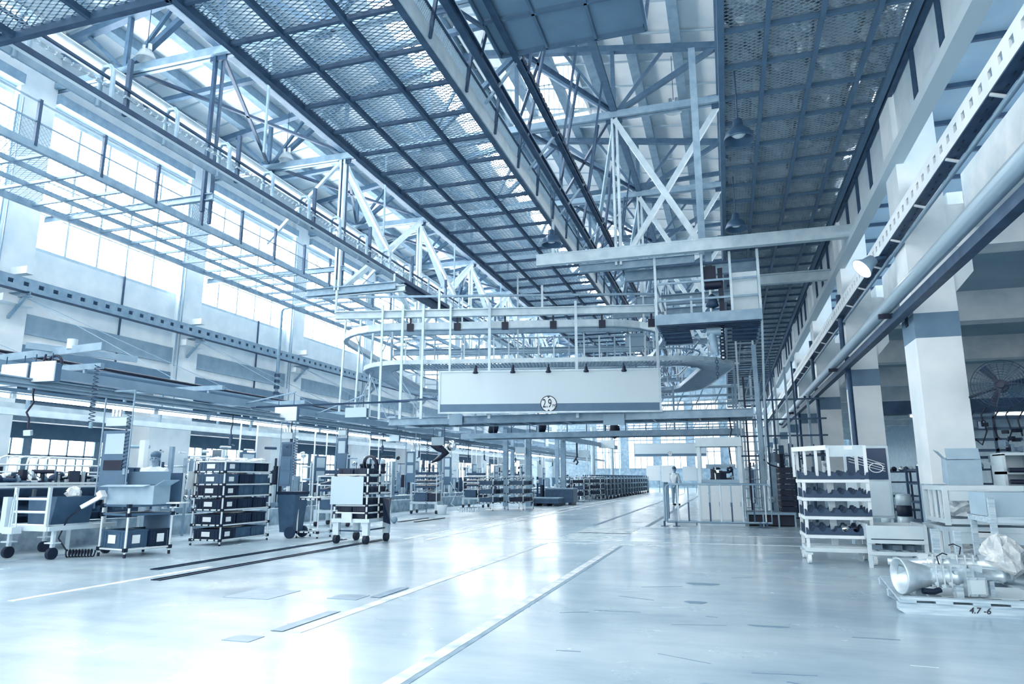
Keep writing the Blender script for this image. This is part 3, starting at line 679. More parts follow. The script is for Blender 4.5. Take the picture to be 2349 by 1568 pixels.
# cabinets at the near column
cb = thing('parts_cabinet', 'two stacked grey cabinets with open dark shelves against the near column', 'cabinet', (-13.1, 9.1, .42))
G().box(-13.4, -12.75, 8.85, 9.5, .3, .9).box(-13.35, -12.75, 8.85, 9.5, .92, 1.5).build('body', GREY, cb)
G().box(-12.76, -12.74, 9.2, 9.48, .95, 1.45).build('opening', BLACK, cb)
G().box(-12.76, -12.74, 8.9, 9.15, .35, .85).build('door', DSTEEL, cb)
g = G()
for k in range(60): g.bar((-13.3+.5*R.random(), 8.9+.55*R.random(), 1.5), (-13.3+.5*R.random(), 8.9+.55*R.random(), 1.56), .012)
g.build('bristle_heap', BLACK, cb)
# curb and pit conveyor
S(G().box(-12.25, -11.9, 2, 60, -.05, .42).box(-13.6, -12.25, 2, 60, -.05, .36), 'trim_curb', mat('worn_concrete', .66, .8, amt=.16, scale=5))
lc = thing('floor_conveyor', 'low roller conveyor running along the top of the concrete curb', 'conveyor', (-12.6, 30, .36))
for x in (-12.35, -13.3): G().bar((x, 12.6, .5), (x, 60, .5), .05, .12).build('side_rail', STEEL, lc)
for k in range(90): G().cyl((-13.3, 12.7+.5*k, .53), (-12.35, 12.7+.5*k, .53), .03, n=8).build('roller', LSTEEL, lc)
for k in range(14): axle((-12.8, 14.6+2.1*k, .56), .2+.4*(k % 3), 'dark axle assembly riding on the low roller conveyor', 'axle assemblies on the roller conveyor')
# ---------------------------------------------------------------- overhead services of the assembly line
for nm, lab, g, m_ in (
    ('cable_trunking', 'broad grey trunking beam above the assembly line lamps', G().box(-11.3, -11.1, 3, 60, 2.95, 3.12), mat('trunking', .52, .5, amt=.03)),
    ('tool_rail', 'upper hanging tool rail just over the assembly line lamps', G().ibeam((-10.15, 3, 2.7), (-10.15, 60, 2.7), .09, .08, .02), STEEL),
    ('tool_rail', 'lower hanging tool rail beside the assembly line lamps', G().ibeam((-10.0, 3, 2.61), (-10.0, 60, 2.61), .06, .06, .015), STEEL),
    ('conveyor_rail', 'far pale rail behind the lamps, over the roller conveyor', G().box(-12.55, -12.45, 3, 60, 2.38, 2.5), LSTEEL),
    ('conveyor_rail', 'farther pale rail over the inner edge of the roller conveyor', G().box(-13.65, -13.55, 3, 60, 2.6, 2.72), LSTEEL),
    ('air_pipe', 'thick dark air pipe above the assembly line', G().tube([(-13.8, 2, 3.6), (-13.8, 60, 3.6)], .1, 14), mat('pipe_blue', .34, .4, .2)),
    ('cable_bundle', 'black cable bundle lying on the thick air pipe', G().tube([(-13.75, 2, 3.73), (-13.75, 12.3, 3.73), (-13.8, 18, 3.72), (-13.8, 24, 3.71)], .035, 8), BLACK)):
    g.build(nm, m_, None, lab, 'pipe' if 'pipe' in nm else 'cable' if 'bundle' in nm else 'overhead rail')
G().box(-11.65, -11.35, 3, 60, 2.66, 2.72).build('lamp_trough', mat('lamp_trough', .45, .5), None, 'long pale trough carrying the row of assembly line lamps', 'lamp trough')
def tubelamp(loc, label, group, first=[]):
    if not first:
        t = thing('tube_lamp', label, 'lamp')
        G().box(-.04, .04, -.72, .72, .035, .07).build('batten', PAPER, t)
        G().cyl((0, -.71, 0), (0, .71, 0), .028, n=10).build('tube', TUBE, t)
        g = G().box(-.03, .03, -.74, -.71, -.035, .05).box(-.03, .03, .71, .74, -.035, .05); g.build('end_cap', PAPER, t)
        first.append(t); t.location = loc; t['group'] = group; return t
    return dup(first[0], loc, 0, label, group)
for k in range(-2, 26): tubelamp((-11.5, 9.31+1.545*k, 2.6), 'lit fluorescent tube in the row along the assembly line', 'tubes in the front lamp row')
for k in range(14): tubelamp((-13.6, 11.9+(1.6*k if k < 1 else 5.2+2.4*(k-1)), 2.53), 'lit fluorescent tube in the second row deeper over the line', 'tubes in the second lamp row')
for k in range(4): tubelamp((-20.5, 12.35+6.4*k, 4.02), 'lit fluorescent tube in the side aisle by the outer windows', 'tubes in the side aisle')
for k in range(16):
    y = 6.4+3.2*k
    h = thing('line_hanger', 'steel hanger frame carrying the assembly line rails, %s along' % ORD[k], 'hanger frame', (-12.3, y, 2.5))
    G().bar((-13.9, y, 3.25), (-10.8, y, 3.25), .08, .1).build('cross_beam', STEEL, h)
    for x in (-13.6, -12.5, -11.2): G().bar((x, y, 2.5 if x < -12 else 3.1), (x, y, 3.25), .05).build('drop', STEEL, h)
# perforated crane rail along the wall columns
def perf(name, label, x, y0, y1, z0, z1, pitch, face, m_, parts=True):
    t = thing(name, label, 'overhead rail', (x, (y0+y1)/2, z0))
    h = z1-z0
    g = G().box(x-.015, x+.015, y0, y1, z1-h*.3, z1).box(x-.015, x+.015, y0, y1, z0, z0+h*.38)
    k = y0
    while k < y1: g.box(x-.015, x+.015, k, k+pitch*.62, z0+h*.38, z1-h*.3); k += pitch
    g.build('web', m_, t)
    G().box(x-.02 if face < 0 else x-.16, x+.16 if face < 0 else x+.02, y0, y1, z0-.02, z0).build('lower_flange', DSTEEL, t)
    G().box(x+(.14 if face < 0 else -.16), x+(.16 if face < 0 else -.14), y0, y1, z0, z1).build('back_plate', DSTEEL, t)
    return t
pr = perf('perforated_rail', 'long perforated steel rail along the window side columns', -17.35, 2, 70, 6.05, 6.4, .42, 1, STEEL)
for k, y in enumerate(YS[1:10]):
    G().ibeam((-18, y-.5, 6.0), (-17.3, y-.5, 6.0), .16, .14, .02).bar((-18, y-.5, 5.4), (-17.4, y-.5, 6.0), .07).build('bracket', STEEL, pr)
for k, y in enumerate(YS[1:8]):
    G().bar((-17.45, y-.45, 5.9), (-13.8, y+3.3, 3.75), .016).bar((-17.45, y-.45, 5.9), (-13.8, y+1.2, 3.75), .016).build('stay_wire', STEEL, None, 'thin stay wire from the %s wall column down to the air pipe' % ORD[k], 'stay wire')
for k, y in enumerate(YS[2:7]):
    G().cyl((-17.9, y-1.15, 5.0), (-17.9, y-1.15, 11.5), .03, n=8).cyl((-17.9, y-1.0, 3.6), (-17.9, y-1.0, 11.5), .02, n=8).build('conduit', STEEL, None, 'pair of conduits running down the %s wall column' % ORD[k], 'conduit')
for y, l in ((16.6, 'nearer'), (23.3, 'farther')):
    G().cyl((-18.17, y, 4.7), (-18.17, y, 7.6), .03, n=8).build('down_pipe', DSTEEL, None, 'thin vertical pipe on the wall under the windows, the %s one' % l, 'pipe')
dp = thing('drop_pipe', 'dark pipe bending down from the mesh platform to the assembly line', 'pipe', (-17.1, 23.3, 4.4))
G().tube([(-14.5, 23.3, 8.3), (-17.0, 23.3, 8.05), (-17.1, 23.3, 7.9), (-17.1, 23.3, 4.4)], .07, 8).build('tube', STEEL, dp)
g = G()
for k in range(4): g.cyl((-17.1, 23.3, 4.5+.24*k), (-17.1, 23.3, 4.62+.24*k), .11)
g.build('signal_lamp', DSTEEL, dp)
# spreader beam with motor, signs, hook
sp = thing('spreader_beam', 'steel spreader beam with a round motor above the blank signs', 'beam', (-10.3, 8.2, 3.2))
G().bar((-11.9, 8.3, 3.2), (-9.2, 8.15, 3.26), .06, .12).bar((-10.5, 7.9, 3.3), (-9.6, 9.2, 3.24), .08, .1).build('beam', STEEL, sp)
G().cyl((-9.9, 8.2, 3.26), (-9.9, 8.2, 3.42), .075, n=16).build('motor', GREY, sp)
G().tube([(-10.15+.14*math.cos(t*.4), 8.15, 3.03+.13*math.sin(t*.4)) for t in range(16)], .022, 6, True).build('hose_loop', BLACK, sp)
def sign(x, y, z, w, h, label, m_=SIGN, rz=0, hang=.35, name='hanging_sign'):
    t = thing(name, label, 'sign', (x, y, z))
    G().bc((0, 0, h/2), (w, .02, h), rz).xf((x, y, z)).build('face', m_, t)
    G().bc((0, .06, h/2-.015), (w, .1, h*.9), rz).xf((x, y, z)).build('box', BARB, t)
    for s in (-.35, .35): G().bar((x+s*w, y, z+h), (x+s*w, y, z+h+hang), .012).build('hook', DSTEEL, t)
    if x < -7.5 and hang > .2: G().bar((x+.4*w, y, z+h+hang), (-11.1, y, 3.03), .03).build('arm', STEEL, t)
    return t
LSIGN = mat('pale_sign', .83, .7)
sign(-10.53, 7.8, 2.65, .54, .34, 'blank white sign cut by the picture edge, hanging under the spreader beam', LSIGN, 0, .12)
sign(-9.94, 7.8, 2.69, .48, .31, 'blank white sign beside its twin under the spreader beam', LSIGN, 0, .12)
sign(-9.97, 14, 2.57, .6, .33, 'white gridded sign hanging over the assembly line before the drop pipe', LSIGN)
sign(-9.83, 17, 2.9, .66, .27, 'pale grey sign hanging under the thin cable arm')
sign(-11.22, 22, 2.5, .5, .33, 'small blank sign hanging from the assembly line, beside the gantry end')
sign(-9.5, 22, 2.34, .46, .28, 'small blank sign hanging just under the gantry start')
sign(-11.3, 22, 3.02, .3, .36, 'small grey box sign above the blank one at the gantry end')
sign(-8.9, 30, 2.3, .5, .3, 'far small white sign hanging over the assembly line')
sign(-7.6, 38, 2.35, .6, .4, 'farther small white sign hanging over the assembly line near the round post')
G().bar((-11.2, 14.3, 2.95), (-8.3, 17.2, 3.32), .05).bar((-8.9, 17, 3.3), (-7.4, 17, 3.34), .05).build('cable_boom', DSTEEL, None, 'thin arm with cables stretching out over the assembly line signs', 'arm')
def coilhose(x, y, z0, z1, label):
    t = thing('coiled_hose', label, 'hose', (x, y, z0))
    G().coil((x, y, z1), (x, y, z0+.1), .045, (z1-z0)/.07, .008, 8).build('coil', DSTEEL, t)
    G().cyl((x, y, z0), (x, y, z0+.1), .03).build('fitting', STEEL, t)
coilhose(-10.0, 8.8, 2.05, 3.1, 'dark coiled air hose hanging left of the first control board')
coilhose(-9.72, 9.3, 1.3, 2.3, 'coiled air hose hanging right of the first control board')
coilhose(-9.95, 14.45, 1.2, 2.2, 'coiled air hose hanging right of the second control board')
coilhose(-10.0, 22.3, .08, 2.56, 'coiled hose reaching down near the pail')
hk = thing('hoist_hook', 'hook block hanging on a black cable under the signs', 'hook', (-10.33, 8.0, 1.9))
G().tube([(-10.3, 8.1, 3.18), (-10.3, 8, 2.75), (-10.34, 8, 2.55), (-10.3, 8, 2.4), (-10.42, 8, 2.25), (-10.35, 8, 2.15), (-10.34, 8, 2.0)], .016, 6).build('cable', BLACK, hk)
G().bc((-10.33, 8, 1.93), (.11, .06, .08), .3, .2).build('block', CHROME, hk)
# control boards hanging in the line
def board(x, y, w, zt, zb, zp, label, sheets):
    t = thing('control_board', label, 'board', (x, y, zb))
    G().box(x-w/2, x+w/2, y, y+.05, zb, zt).build('panel', mat('board_blue', .32, .5, amt=.03), t)
    for s in (-1, 1): G().cyl((x+s*(w/2+.03), y, zp), (x+s*(w/2+.03), y, 2.72), .014, n=8).build('pole', STEEL, t)
    G().bar((min(x-w/2-.05, -10.2), y, 2.72), (x+w/2+.05, y, 2.72), .03).build('arm', STEEL, t)
    for k, (a, b_, m_) in enumerate(sheets): G().box(x-w*.36, x+w*.36, y-.012, y-.002, zb+(zt-zb)*a, zb+(zt-zb)*b_).build('sheet', m_, t)
    G().box(x-w*.4, x+w*.4, y-.03, y+.06, zt+.08, zt+.22).build('switch_box', GREY, t)
    for k in range(3): G().cyl((x-.08+.08*k, y-.03, zt+.24), (x-.08+.08*k, y-.03, zt+.36), .025, n=10).build('air_filter', CHROME, t)
    return t
board(-9.98, 9.3, .56, 2.04, 1.0, .74, 'tall dark control board hanging behind the tube cart', [(.62, .95, SIGN), (.36, .52, BLACK)])
board(-10.22, 14.5, .34, 2.1, 1.05, .6, 'dark control board with three sheets beside the tall crate rack', [(.68, .95, DSTEEL), (.36, .62, BARB), (.04, .3, BARB)])
board(-10.4, 17.3, .3, 2.35, 1.5, 1.0, 'dark control board behind the signed trolley', [(.5, .9, SIGN)])
board(-10.03, 21, .3, 2.1, 1.1, .7, 'dark control board with two sheets beyond the signed trolley', [(.65, .95, SIGN), (.3, .55, SIGN)])
board(-11.2, 27, .3, 2.1, .95, .6, 'far dark control board with small sheets deep in the assembly line', [(.65, .95, SIGN), (.3, .55, SIGN)])
# ---------------------------------------------------------------- worker beside the boxes
def skin_mesh(name, pts, edges, m_, parent=None, root=0, sub=2):
    me = bpy.data.meshes.new(name); me.from_pydata([p[:3] for p in pts], edges, []); o = bpy.data.objects.new(name, me); COL.objects.link(o)
    if parent: o.parent = parent
    o.modifiers.new('skin', 'SKIN'); 
    for i, p in enumerate(pts):
        r = p[3]; me.skin_vertices[0].data[i].radius = (r, p[4] if len(p) > 4 else r)
    me.skin_vertices[0].data[root].use_root = True
    s_ = o.modifiers.new('sub', 'SUBSURF'); s_.levels = sub; s_.render_levels = sub
    me.materials.append(m_); return o
SKIN = mat('skin', .55, .6); CLOTH = mat('work_clothes', .86, .9, amt=.05, scale=9); HAIR = mat('dark_hair', .3, .7)
def person(loc, rz, label):
    t = thing('person', label, 'person')
    pts = [(0,0,.95,.13,.1),(0,0,1.15,.13,.1),(0,0,1.36,.16,.1),(0,-.01,1.47,.06),(0,-.02,1.53,.05),(0,-.03,1.6,.085,.1),(0,-.02,1.69,.075,.09)]
    E_ = [(0,1),(1,2),(2,3),(3,4),(4,5),(5,6)]
    for s in (-1, 1):
        n = len(pts); pts += [(s*.18,0,1.4,.055),(s*.25,-.03,1.12,.045),(s*.22,-.22,.98,.036),(s*.2,-.3,.97,.03),(s*.195,-.36,.955,.022)]; E_ += [(2,n),(n,n+1),(n+1,n+2),(n+2,n+3),(n+3,n+4)]
        h = n+3
        for j, (dx, dy, dz) in enumerate(((-.035,-.13,-.02),(-.012,-.15,-.025),(.012,-.145,-.03),(.034,-.12,-.035))):
            m0 = len(pts); pts += [(s*.2+s*dx*.8,-.34,.962,.011),(s*.2+s*dx,-.3+dy*.75,.955+dz*.4,.009),(s*.2+s*dx,-.3+dy,.945+dz,.007)]; E_ += [(n+4,m0),(m0,m0+1),(m0+1,m0+2)]
        m0 = len(pts); pts += [(s*.2-s*.04,-.32,.96,.011),(s*.2-s*.06,-.36,.945,.009)]; E_ += [(h,m0),(m0,m0+1)]
        n = len(pts); pts += [(s*.09,0,.88,.085),(s*.1,-.01,.5,.058),(s*.1,.02,.12,.042),(s*.11,-.02,.05,.04),(s*.12,-.16,.035,.035)]; E_ += [(0,n),(n,n+1),(n+1,n+2),(n+2,n+3),(n+3,n+4)]
    skin_mesh('body', pts, E_, SKIN, t)
    sp_ = [(0,0,.86,.17,.125),(0,0,1.12,.16,.12),(0,0,1.38,.18,.12),(0,0,1.46,.075)]; se = [(0,1),(1,2),(2,3)]
    for s in (-1, 1): n = len(sp_); sp_ += [(s*.19,0,1.4,.075),(s*.25,-.03,1.13,.062),(s*.225,-.19,1.0,.05)]; se += [(2,n),(n,n+1),(n+1,n+2)]
    skin_mesh('shirt', sp_, se, CLOTH, t)
    tp = [(0,0,.95,.15,.115)]; te = []
    for s in (-1, 1): n = len(tp); tp += [(s*.1,0,.84,.1),(s*.105,-.01,.5,.078),(s*.105,.02,.12,.062)]; te += [(0,n),(n,n+1),(n+1,n+2)]
    skin_mesh('trousers', tp, te, mat('work_trousers', .6, .9), t)
    for s in (-1, 1): G().ball((s*.115,-.09,.045), .1, sc=(.5, 1.35, .45)).build('shoe', BLACK, t)
    G().ball((0, -.012, 1.685), .1, 14, 9, (.95, 1.08, .85)).build('cap', HAIR, t)
    G().ball((0, -.135, 1.59), .018, sc=(.8, 1, 1.4)).build('nose', SKIN, t)
    for s in (-1, 1):
        G().ball((s*.034, -.118, 1.622), .012, 8, 6).build('eye', BLACK, t)
        G().ball((s*.088, -.03, 1.605), .026, 8, 6, (.4, .8, 1.2)).build('ear', SKIN, t)
    G().box(-.028, .028, -.128, -.118, 1.548, 1.556).build('mouth', HAIR, t)
    return place(t, loc, rz)
person((-10.75, 11.0, 0), .5, 'person in white work clothes and dark cap standing behind the tube cart')
# ---------------------------------------------------------------- banner gantry over the aisle
BF = BANNER; BB = mat('banner_band', .36, .6, amt=.02)
def text(s, loc, size, m_, parent, name='lettering', rx=PI/2, sx=1, shear=0):
    c = bpy.data.curves.new(name, 'FONT'); c.body = s; c.size = size; c.extrude = .004; c.align_x = 'CENTER'; c.align_y = 'CENTER'; c.shear = shear
    o = bpy.data.objects.new(name, c); COL.objects.link(o); c.materials.append(m_)
    off = Vector((0,0,0)); p = parent
    while p is not None: off += p.location; p = p.parent
    bpy.context.view_layer.update(); me = bpy.data.meshes.new_from_object(o.evaluated_get(bpy.context.evaluated_depsgraph_get()))
    bpy.data.objects.remove(o); o = bpy.data.objects.new(name, me); COL.objects.link(o)
    o.parent = parent; o.location = Vector(loc)-off; o.rotation_euler = (rx, 0, 0); o.scale = (sx, 1, 1); return o
def banner(y, x0, x1, z0, z1, label, k=1):
    t = thing('height_banner', label, 'banner', ((x0+x1)/2, y, z0))
    zb = z0+(z1-z0)*.21
    G().box(x0, x1, y, y+.1, zb, z1).build('face', BF, t); G().box(x0, x1, y, y+.1, z0+.03, zb).build('lower_band', BB, t)
    f = G()
    for z in (z0, z1): f.box(x0-.04, x1+.04, y-.02, y+.12, z-.02, z+.03)
    for x in (x0, x1): f.box(x-.04, x+.02, y-.02, y+.12, z0, z1)
    f.build('frame', LSTEEL, t)
    xc, zc, r = (x0+x1)/2, z0+(z1-z0)*.2, .24*k
    d = G().cyl((xc, y-.012, zc), (xc, y-.002, zc), r, n=32).build('sign_rim', BLACK, t)
    G().cyl((xc, y-.022, zc), (xc, y-.008, zc), r*.9, n=32).build('sign_disc', PAPER, t)
    for s in (-1, 1): G().poly([(xc-.04*k, y-.03, zc+s*r*.88), (xc+.04*k, y-.03, zc+s*r*.88), (xc, y-.03, zc+s*r*.68)], (0, .008, 0)).build('arrow', BLACK, t)
    text('2.9', (xc-.045*k, y-.03, zc), .36*k, BLACK, t, sx=.62); text('M', (xc+.145*k, y-.03, zc-.06*k), .13*k, BLACK, t, shear=.2)
    return t
RA = math.radians(12)      # the banner and the loop above it stand slightly askew to the hall
bn1 = banner(19.33, -8.095, -1.665, 3.11, 4.33, 'large blank banner with a 2.9 M height sign on the nearest gantry'); bn1.rotation_euler.z = RA
banner(58, -7.35, -1.6, 2.95, 4.0, 'far blank banner with its own small height sign beyond the control cabinet', .8)
for k, f_ in enumerate((.171, .341, .502, .671, .839)):
    x = -8.095+6.43*f_
    t = thing('spot_lamp', 'small dark spot lamp over the large banner, %s from its window-side end' % ORD[k].replace('nearest', 'first'), 'lamp', (x, 19.1, 4.2))
    G().tube([(x, 19.35, 4.34), (x, 19.2, 4.5), (x, 19.07, 4.46), (x, 19.07, 4.36)], .018, 7).build('arm', BLACK, t)
    G().lathe([(.02, .12), (.045, .1), (.05, .03), (.085, -.02), (.07, -.05), (0, -.06)], (x, 19.07, 4.28), n=12).build('shade', BLACK, t)
    dx = x+4.88; t.location = (-4.88+dx*math.cos(RA)+.23*math.sin(RA), 19.33+dx*math.sin(RA)-.23*math.cos(RA), 4.2); t.rotation_euler.z = RA
gt = thing('gantry_bridge', 'steel gantry bridge carrying the large banner across the aisle', 'gantry', (-4.5, 20.5, 2.9))
for y in (20.1, 21.3): G().ibeam((-10.4, y, 3.02), (.75, y, 3.02), .24, .14, .02).build('beam', STEEL, gt)
G().box(-9.9, .7, 20.1, 21.3, 3.0, 3.03).build('deck', BARB, gt)
for k in range(9): G().bar((-9.8+1.3*k, 20.1, 2.93), (-9.8+1.3*k, 21.3, 2.93), .06).build('cross_bar', STEEL, gt)
for k in range(8): G().bar((-9.6+1.3*k, 20.1, 2.93), (-8.9+1.3*k, 21.3, 2.93), .04).build('brace', STEEL, gt)
for p, q in (((-12, 20.4, 3.1), (-10.3, 20.4, 6.6)), ((-10.6, 20.4, 3.1), (-12.2, 20.4, 6.6)), ((-9.3, 20.4, 3.1), (-10.8, 20.4, 5.0)), ((-10.6, 20.4, 5.0), (-9.2, 20.4, 3.1))): G().bar(p, q, .03).build('stay', STEEL, gt)
for x in (-11.4, -11.9, -12.5): G().bar((x, 20.5, 3.1), (x+.1, 20.5, 6.7), .06).build('post', LSTEEL, gt)
sign(-8.04, 20.0, 2.86, .44, .33, 'small grey sign under the window-side end of the large banner', mat('mid_sign', .58, .7), 0, .02)
sign(-3.1, 20.0, 2.75, .62, .33, 'wider grey sign under the aisle-side end of the large banner', mat('mid_sign', .58, .7), 0, .02)
sign(-2.65, 22.0, 5.41, .64, .43, 'blank grey sign up in the railings above the large banner', mat('mid_sign', .58, .7), 0, .3)
# second lower catwalk behind
g2 = thing('gantry_bridge', 'lower catwalk crossing the aisle just behind the banner gantry', 'gantry', (-4.5, 26.5, 2.8))
for y in (26, 27): G().box(-10.2, .6, y-.06, y+.06, 2.78, 2.98).build('beam', STEEL, g2)
G().box(-10.0, .6, 26, 27, 2.86, 2.9).build('deck', DSTEEL, g2)
for x in (-9.6, -7, -4.4, -1.8, .3): G().bar((x, 26, 2.8), (x, 26, 4.6), .07).build('post', STEEL, g2)
for z in (3.3, 3.55): G().bar((-10, 26.05, z), (.6, 26.05, z), .035).build('rail', DSTEEL, g2)
for k in range(14): G().bar((-9.6+.75*k, 26.05, 2.95), (-9.6+.75*k, 26.05, 3.55), .03).build('baluster', DSTEEL, g2)
for x, r, l in ((-9.0, .28, 'round dark fan motor on the window-side end of the lower catwalk'), (-7.0, .2, 'dark motor hanging at the middle of the lower catwalk'), (-4.1, .3, 'dark half drum standing on the lower catwalk under the wide grey sign')):
    G().lathe([(0, -.2), (r*.7, -.18), (r, 0), (r*.7, .18), (0, .2)], (x, 26.5, 3.2 if r < .3 else 3.0), (.9, .3, -.25 if r < .3 else 0), 16).build('drive_motor', BLACK, None, l, 'motor')
# looping conveyor deck and its upper track
def loop(x0, x1, y0, y1, r, n=8):
    pts = []
    for cx, cy_, a0 in ((x1-r, y0+r, -PI/2), (x1-r, y1-r, 0), (x0+r, y1-r, PI/2), (x0+r, y0+r, PI)):
        pts += [(cx+r*math.cos(a0+PI/2*i/n), cy_+r*math.sin(a0+PI/2*i/n)) for i in range(n+1)]
    return pts
def band(g, pts, z0, z1, w):
    n = len(pts)
    for i in range(n):
        a, b_ = pts[i], pts[(i+1) % n]; g.bar((a[0], a[1], (z0+z1)/2), (b_[0], b_[1], (z0+z1)/2), w, z1-z0)
    return g
lo = thing('loop_walkway', 'curving mesh walkway loop hanging behind the large banner', 'walkway', (-6.4, 24.5, 5.0))
o_ = loop(-12.2, .9, 20.9, 29.5, 2.0); i_ = loop(-11.2, -.1, 21.9, 28.5, 1.1)
band(G(), o_, 4.97, 5.12, .05).build('outer_edge', LSTEEL, lo); band(G(), i_, 4.97, 5.12, .05).build('inner_edge', STEEL, lo)
g = G(); n = len(o_)
for i in range(n):
    a, b_ = o_[i], o_[(i+1) % n]; c, d = i_[i], i_[(i+1) % n]
    m_ = max(2, int(math.dist(a, b_)/.12))
    for k in range(m_):
        f = k/m_; g.bar((a[0]+(b_[0]-a[0])*f, a[1]+(b_[1]-a[1])*f, 5.0), (c[0]+(d[0]-c[0])*f, c[1]+(d[1]-c[1])*f, 5.0), .035, .03)
    for f in (.25, .5, .75): g.bar((a[0]+(c[0]-a[0])*f, a[1]+(c[1]-a[1])*f, 5.02), (b_[0]+(d[0]-b_[0])*f, b_[1]+(d[1]-b_[1])*f, 5.02), .02)
g.build('mesh_deck', STEEL, lo)
for z in (5.55, 6.0): band(G(), i_, z, z+.045, .045).build('hand_rail', STEEL, lo); 
for z in (5.5, 5.95): band(G(), loop(-12.2, -.7, 26.5, 29.5, 1.2), z, z+.05, .05).build('hand_rail', LSTEEL, lo)
for k in range(18): G().bar((-11+.53*k, 21.9, 5.1), (-11+.53*k, 21.9, 6.05), .05).build('rail_post', LSTEEL if k % 3 else STEEL, lo)
for k in range(18): G().bar((-11.6+.62*k, 29.5, 5.1), (-11.6+.62*k, 29.5, 7.4), .06).build('rail_post', STEEL, lo)
for x, y in ((-11, 22), (-9, 25), (-6.5, 22.6), (-4, 29), (-2, 22), (-1, 28), (-11.5, 29)): G().bar((x, y, 5.0), (x, y, 8.5), .06).build('hanger', LSTEEL, lo)
tk = thing('loop_conveyor', 'curving monorail conveyor track above the walkway loop', 'conveyor', (-6.5, 24.5, 6.2))
u_ = loop(-13.0, -1.2, 20.75, 29, 2.4)
band(G(), u_, 6.1, 6.35, .05).build('track', LSTEEL, tk); band(G(), u_, 6.08, 6.11, .16).build('lower_flange', STEEL, tk)
G().ibeam((-12.6, 20.6, 6.62), (-1.5, 20.6, 6.62), .26, .18, .03).build('support_beam', LSTEEL, tk)
G().ibeam((-12.6, 23.6, 6.7), (-1.5, 23.6, 6.7), .26, .18, .03).build('support_beam', STEEL, tk)
G().ibeam((-12.6, 27.6, 6.7), (-1.5, 27.6, 6.7), .26, .18, .03).build('support_beam', STEEL, tk)
G().bar((-13.2, 20.9, 7.35), (-1.5, 20.9, 7.2), .07).build('tie_tube', STEEL, tk)
for k in range(6):
    x = -10.0+1.62*k
    G().box(x-.03, x+.03, 20.68, 20.74, 6.3, 6.75).box(x-.11, x+.11, 20.64, 20.8, 6.06, 6.3).box(x-.09, x+.09, 20.6, 20.8, 6.68, 6.74).build('bracket', BLACK, tk)
for x in (-12.6, -9, -5.5, -1.7): G().bar((x, 20.6, 6.7), (x, 20.6, 7.5), .07).build('hanger', LSTEEL, tk)
for x, w in ((-8.57, .07), (-7.25, .09), (-4.39, .09), (-1.78, .08), (-9.5, .08), (-10.2, .08), (-10.9, .07)):
    G().bar((x, 20.45, 3.1), (x, 20.45, 6.9), w).build('post', LSTEEL, tk)
def warp(root):
    A = math.cos(RA), math.sin(RA)
    def T(p):
        s = (p[0]+1.8)*(.92 if p[0] < -1.8 else 1); t_ = p[1]-20.3
        return Vector((-1.8+s*A[0]-t_*A[1], 20.3+s*A[1]+t_*A[0], 1.25+(p[2]-1.25)*.935))
    o0 = root.location.copy(); root.location = T(o0)
    for o in kids(root):
        for v in o.data.vertices: v.co = T(v.co+o0)-root.location
        o.data.update()
warp(lo)
warp(tk)
G().ibeam((-13.2, 19.95, 7.42), (-9.9, 19.95, 7.42), .22, .16, .03).build('end_beam', LSTEEL, tk)
G().ibeam((-10, 20, 7.5), (-10, 27.5, 7.5), .3, .18, .03).build('side_beam', DSTEEL, tk)
# crane beams behind the cab
for k, (z, y, x0) in enumerate(((7.3, 20.4, -2.7), (7.0, 22.5, -2.6), (6.9, 25, -2.5))):
    G().ibeam((x0, y, z), (1.2, y, z), .34, .2, .03).build('crane_beam', STEEL, None, 'heavy crane beam behind the control platform, %s of three' % ('front', 'middle', 'rear')[k], 'beam')
# ---------------------------------------------------------------- control platform with hoist
cb = thing('control_platform', 'hanging control platform with railings and a grey box around the hoist', 'platform', (-.27, 18.5, 5.0))
for x0, x1, y0, y1 in ((-1.5, .97, 17.1, 17.9), (-1.5, -.75, 17.9, 20), (.3, .97, 17.9, 20)):
    G().box(x0, x1, y0, y1, 5.02, 5.06).build('deck', BARB, cb)
    for k in range(4): 
        yy = y0+(y1-y0)*(k+.2)/4; G().box(x0, x1, yy, yy+.06, 4.96, 5.02).build('joist', DSTEEL, cb)
G().box(-1.52, .99, 17.06, 17.1, 4.98, 5.24).build('fascia', STEEL, cb)
for x in (-1.5, .97): G().box(x-.03, x+.03, 17.1, 20, 4.98, 5.2).build('fascia', STEEL, cb)
for x, y in ((-1.5, 17.12), (.97, 17.12), (-.35, 17.12), (.32, 17.12), (-1.5, 20), (.97, 20), (-.75, 19.9), (-1.5, 18.4)): G().bar((x, y, 5.2), (x, y, 6.75 if y < 18 else 6.4), .06).build('post', LSTEEL, cb)
for z in (5.6, 6.05, 6.5): G().bar((-1.5, 17.12, z), (.97, 17.12, z), .04, .05).build('rail', STEEL if z < 6.4 else DSTEEL, cb)
for z in (5.6, 6.05): 
    for x in (-1.5, .97): G().bar((x, 17.12, z), (x, 20, z), .04, .05).build('rail', STEEL, cb)
G().box(.36, .94, 17.3, 18.2, 5.24, 6.25).build('control_box', GREY, cb)
G().bar((.98, 17.1, 5.1), (.98, 20.2, 1.2), .05).build('stay', LSTEEL, cb)
hs = thing('chain_hoist', 'dark chain hoist hanging through the control platform', 'hoist', (-.18, 17.4, 3.9))
G().box(-.26, -.1, 17.25, 17.45, 6.5, 7.1).build('hanger', STEEL, hs)
G().box(-.32, -.02, 17.25, 17.5, 6.1, 6.45).cyl((-.3, 17.35, 6.0), (.1, 17.35, 6.0), .13).box(.02, .14, 17.3, 17.5, 5.0, 6.4).build('motor', BLACK, hs)
G().cyl((-.18, 17.4, 5.0), (-.18, 17.4, 6.2), .03).build('rod', PIPE, hs)
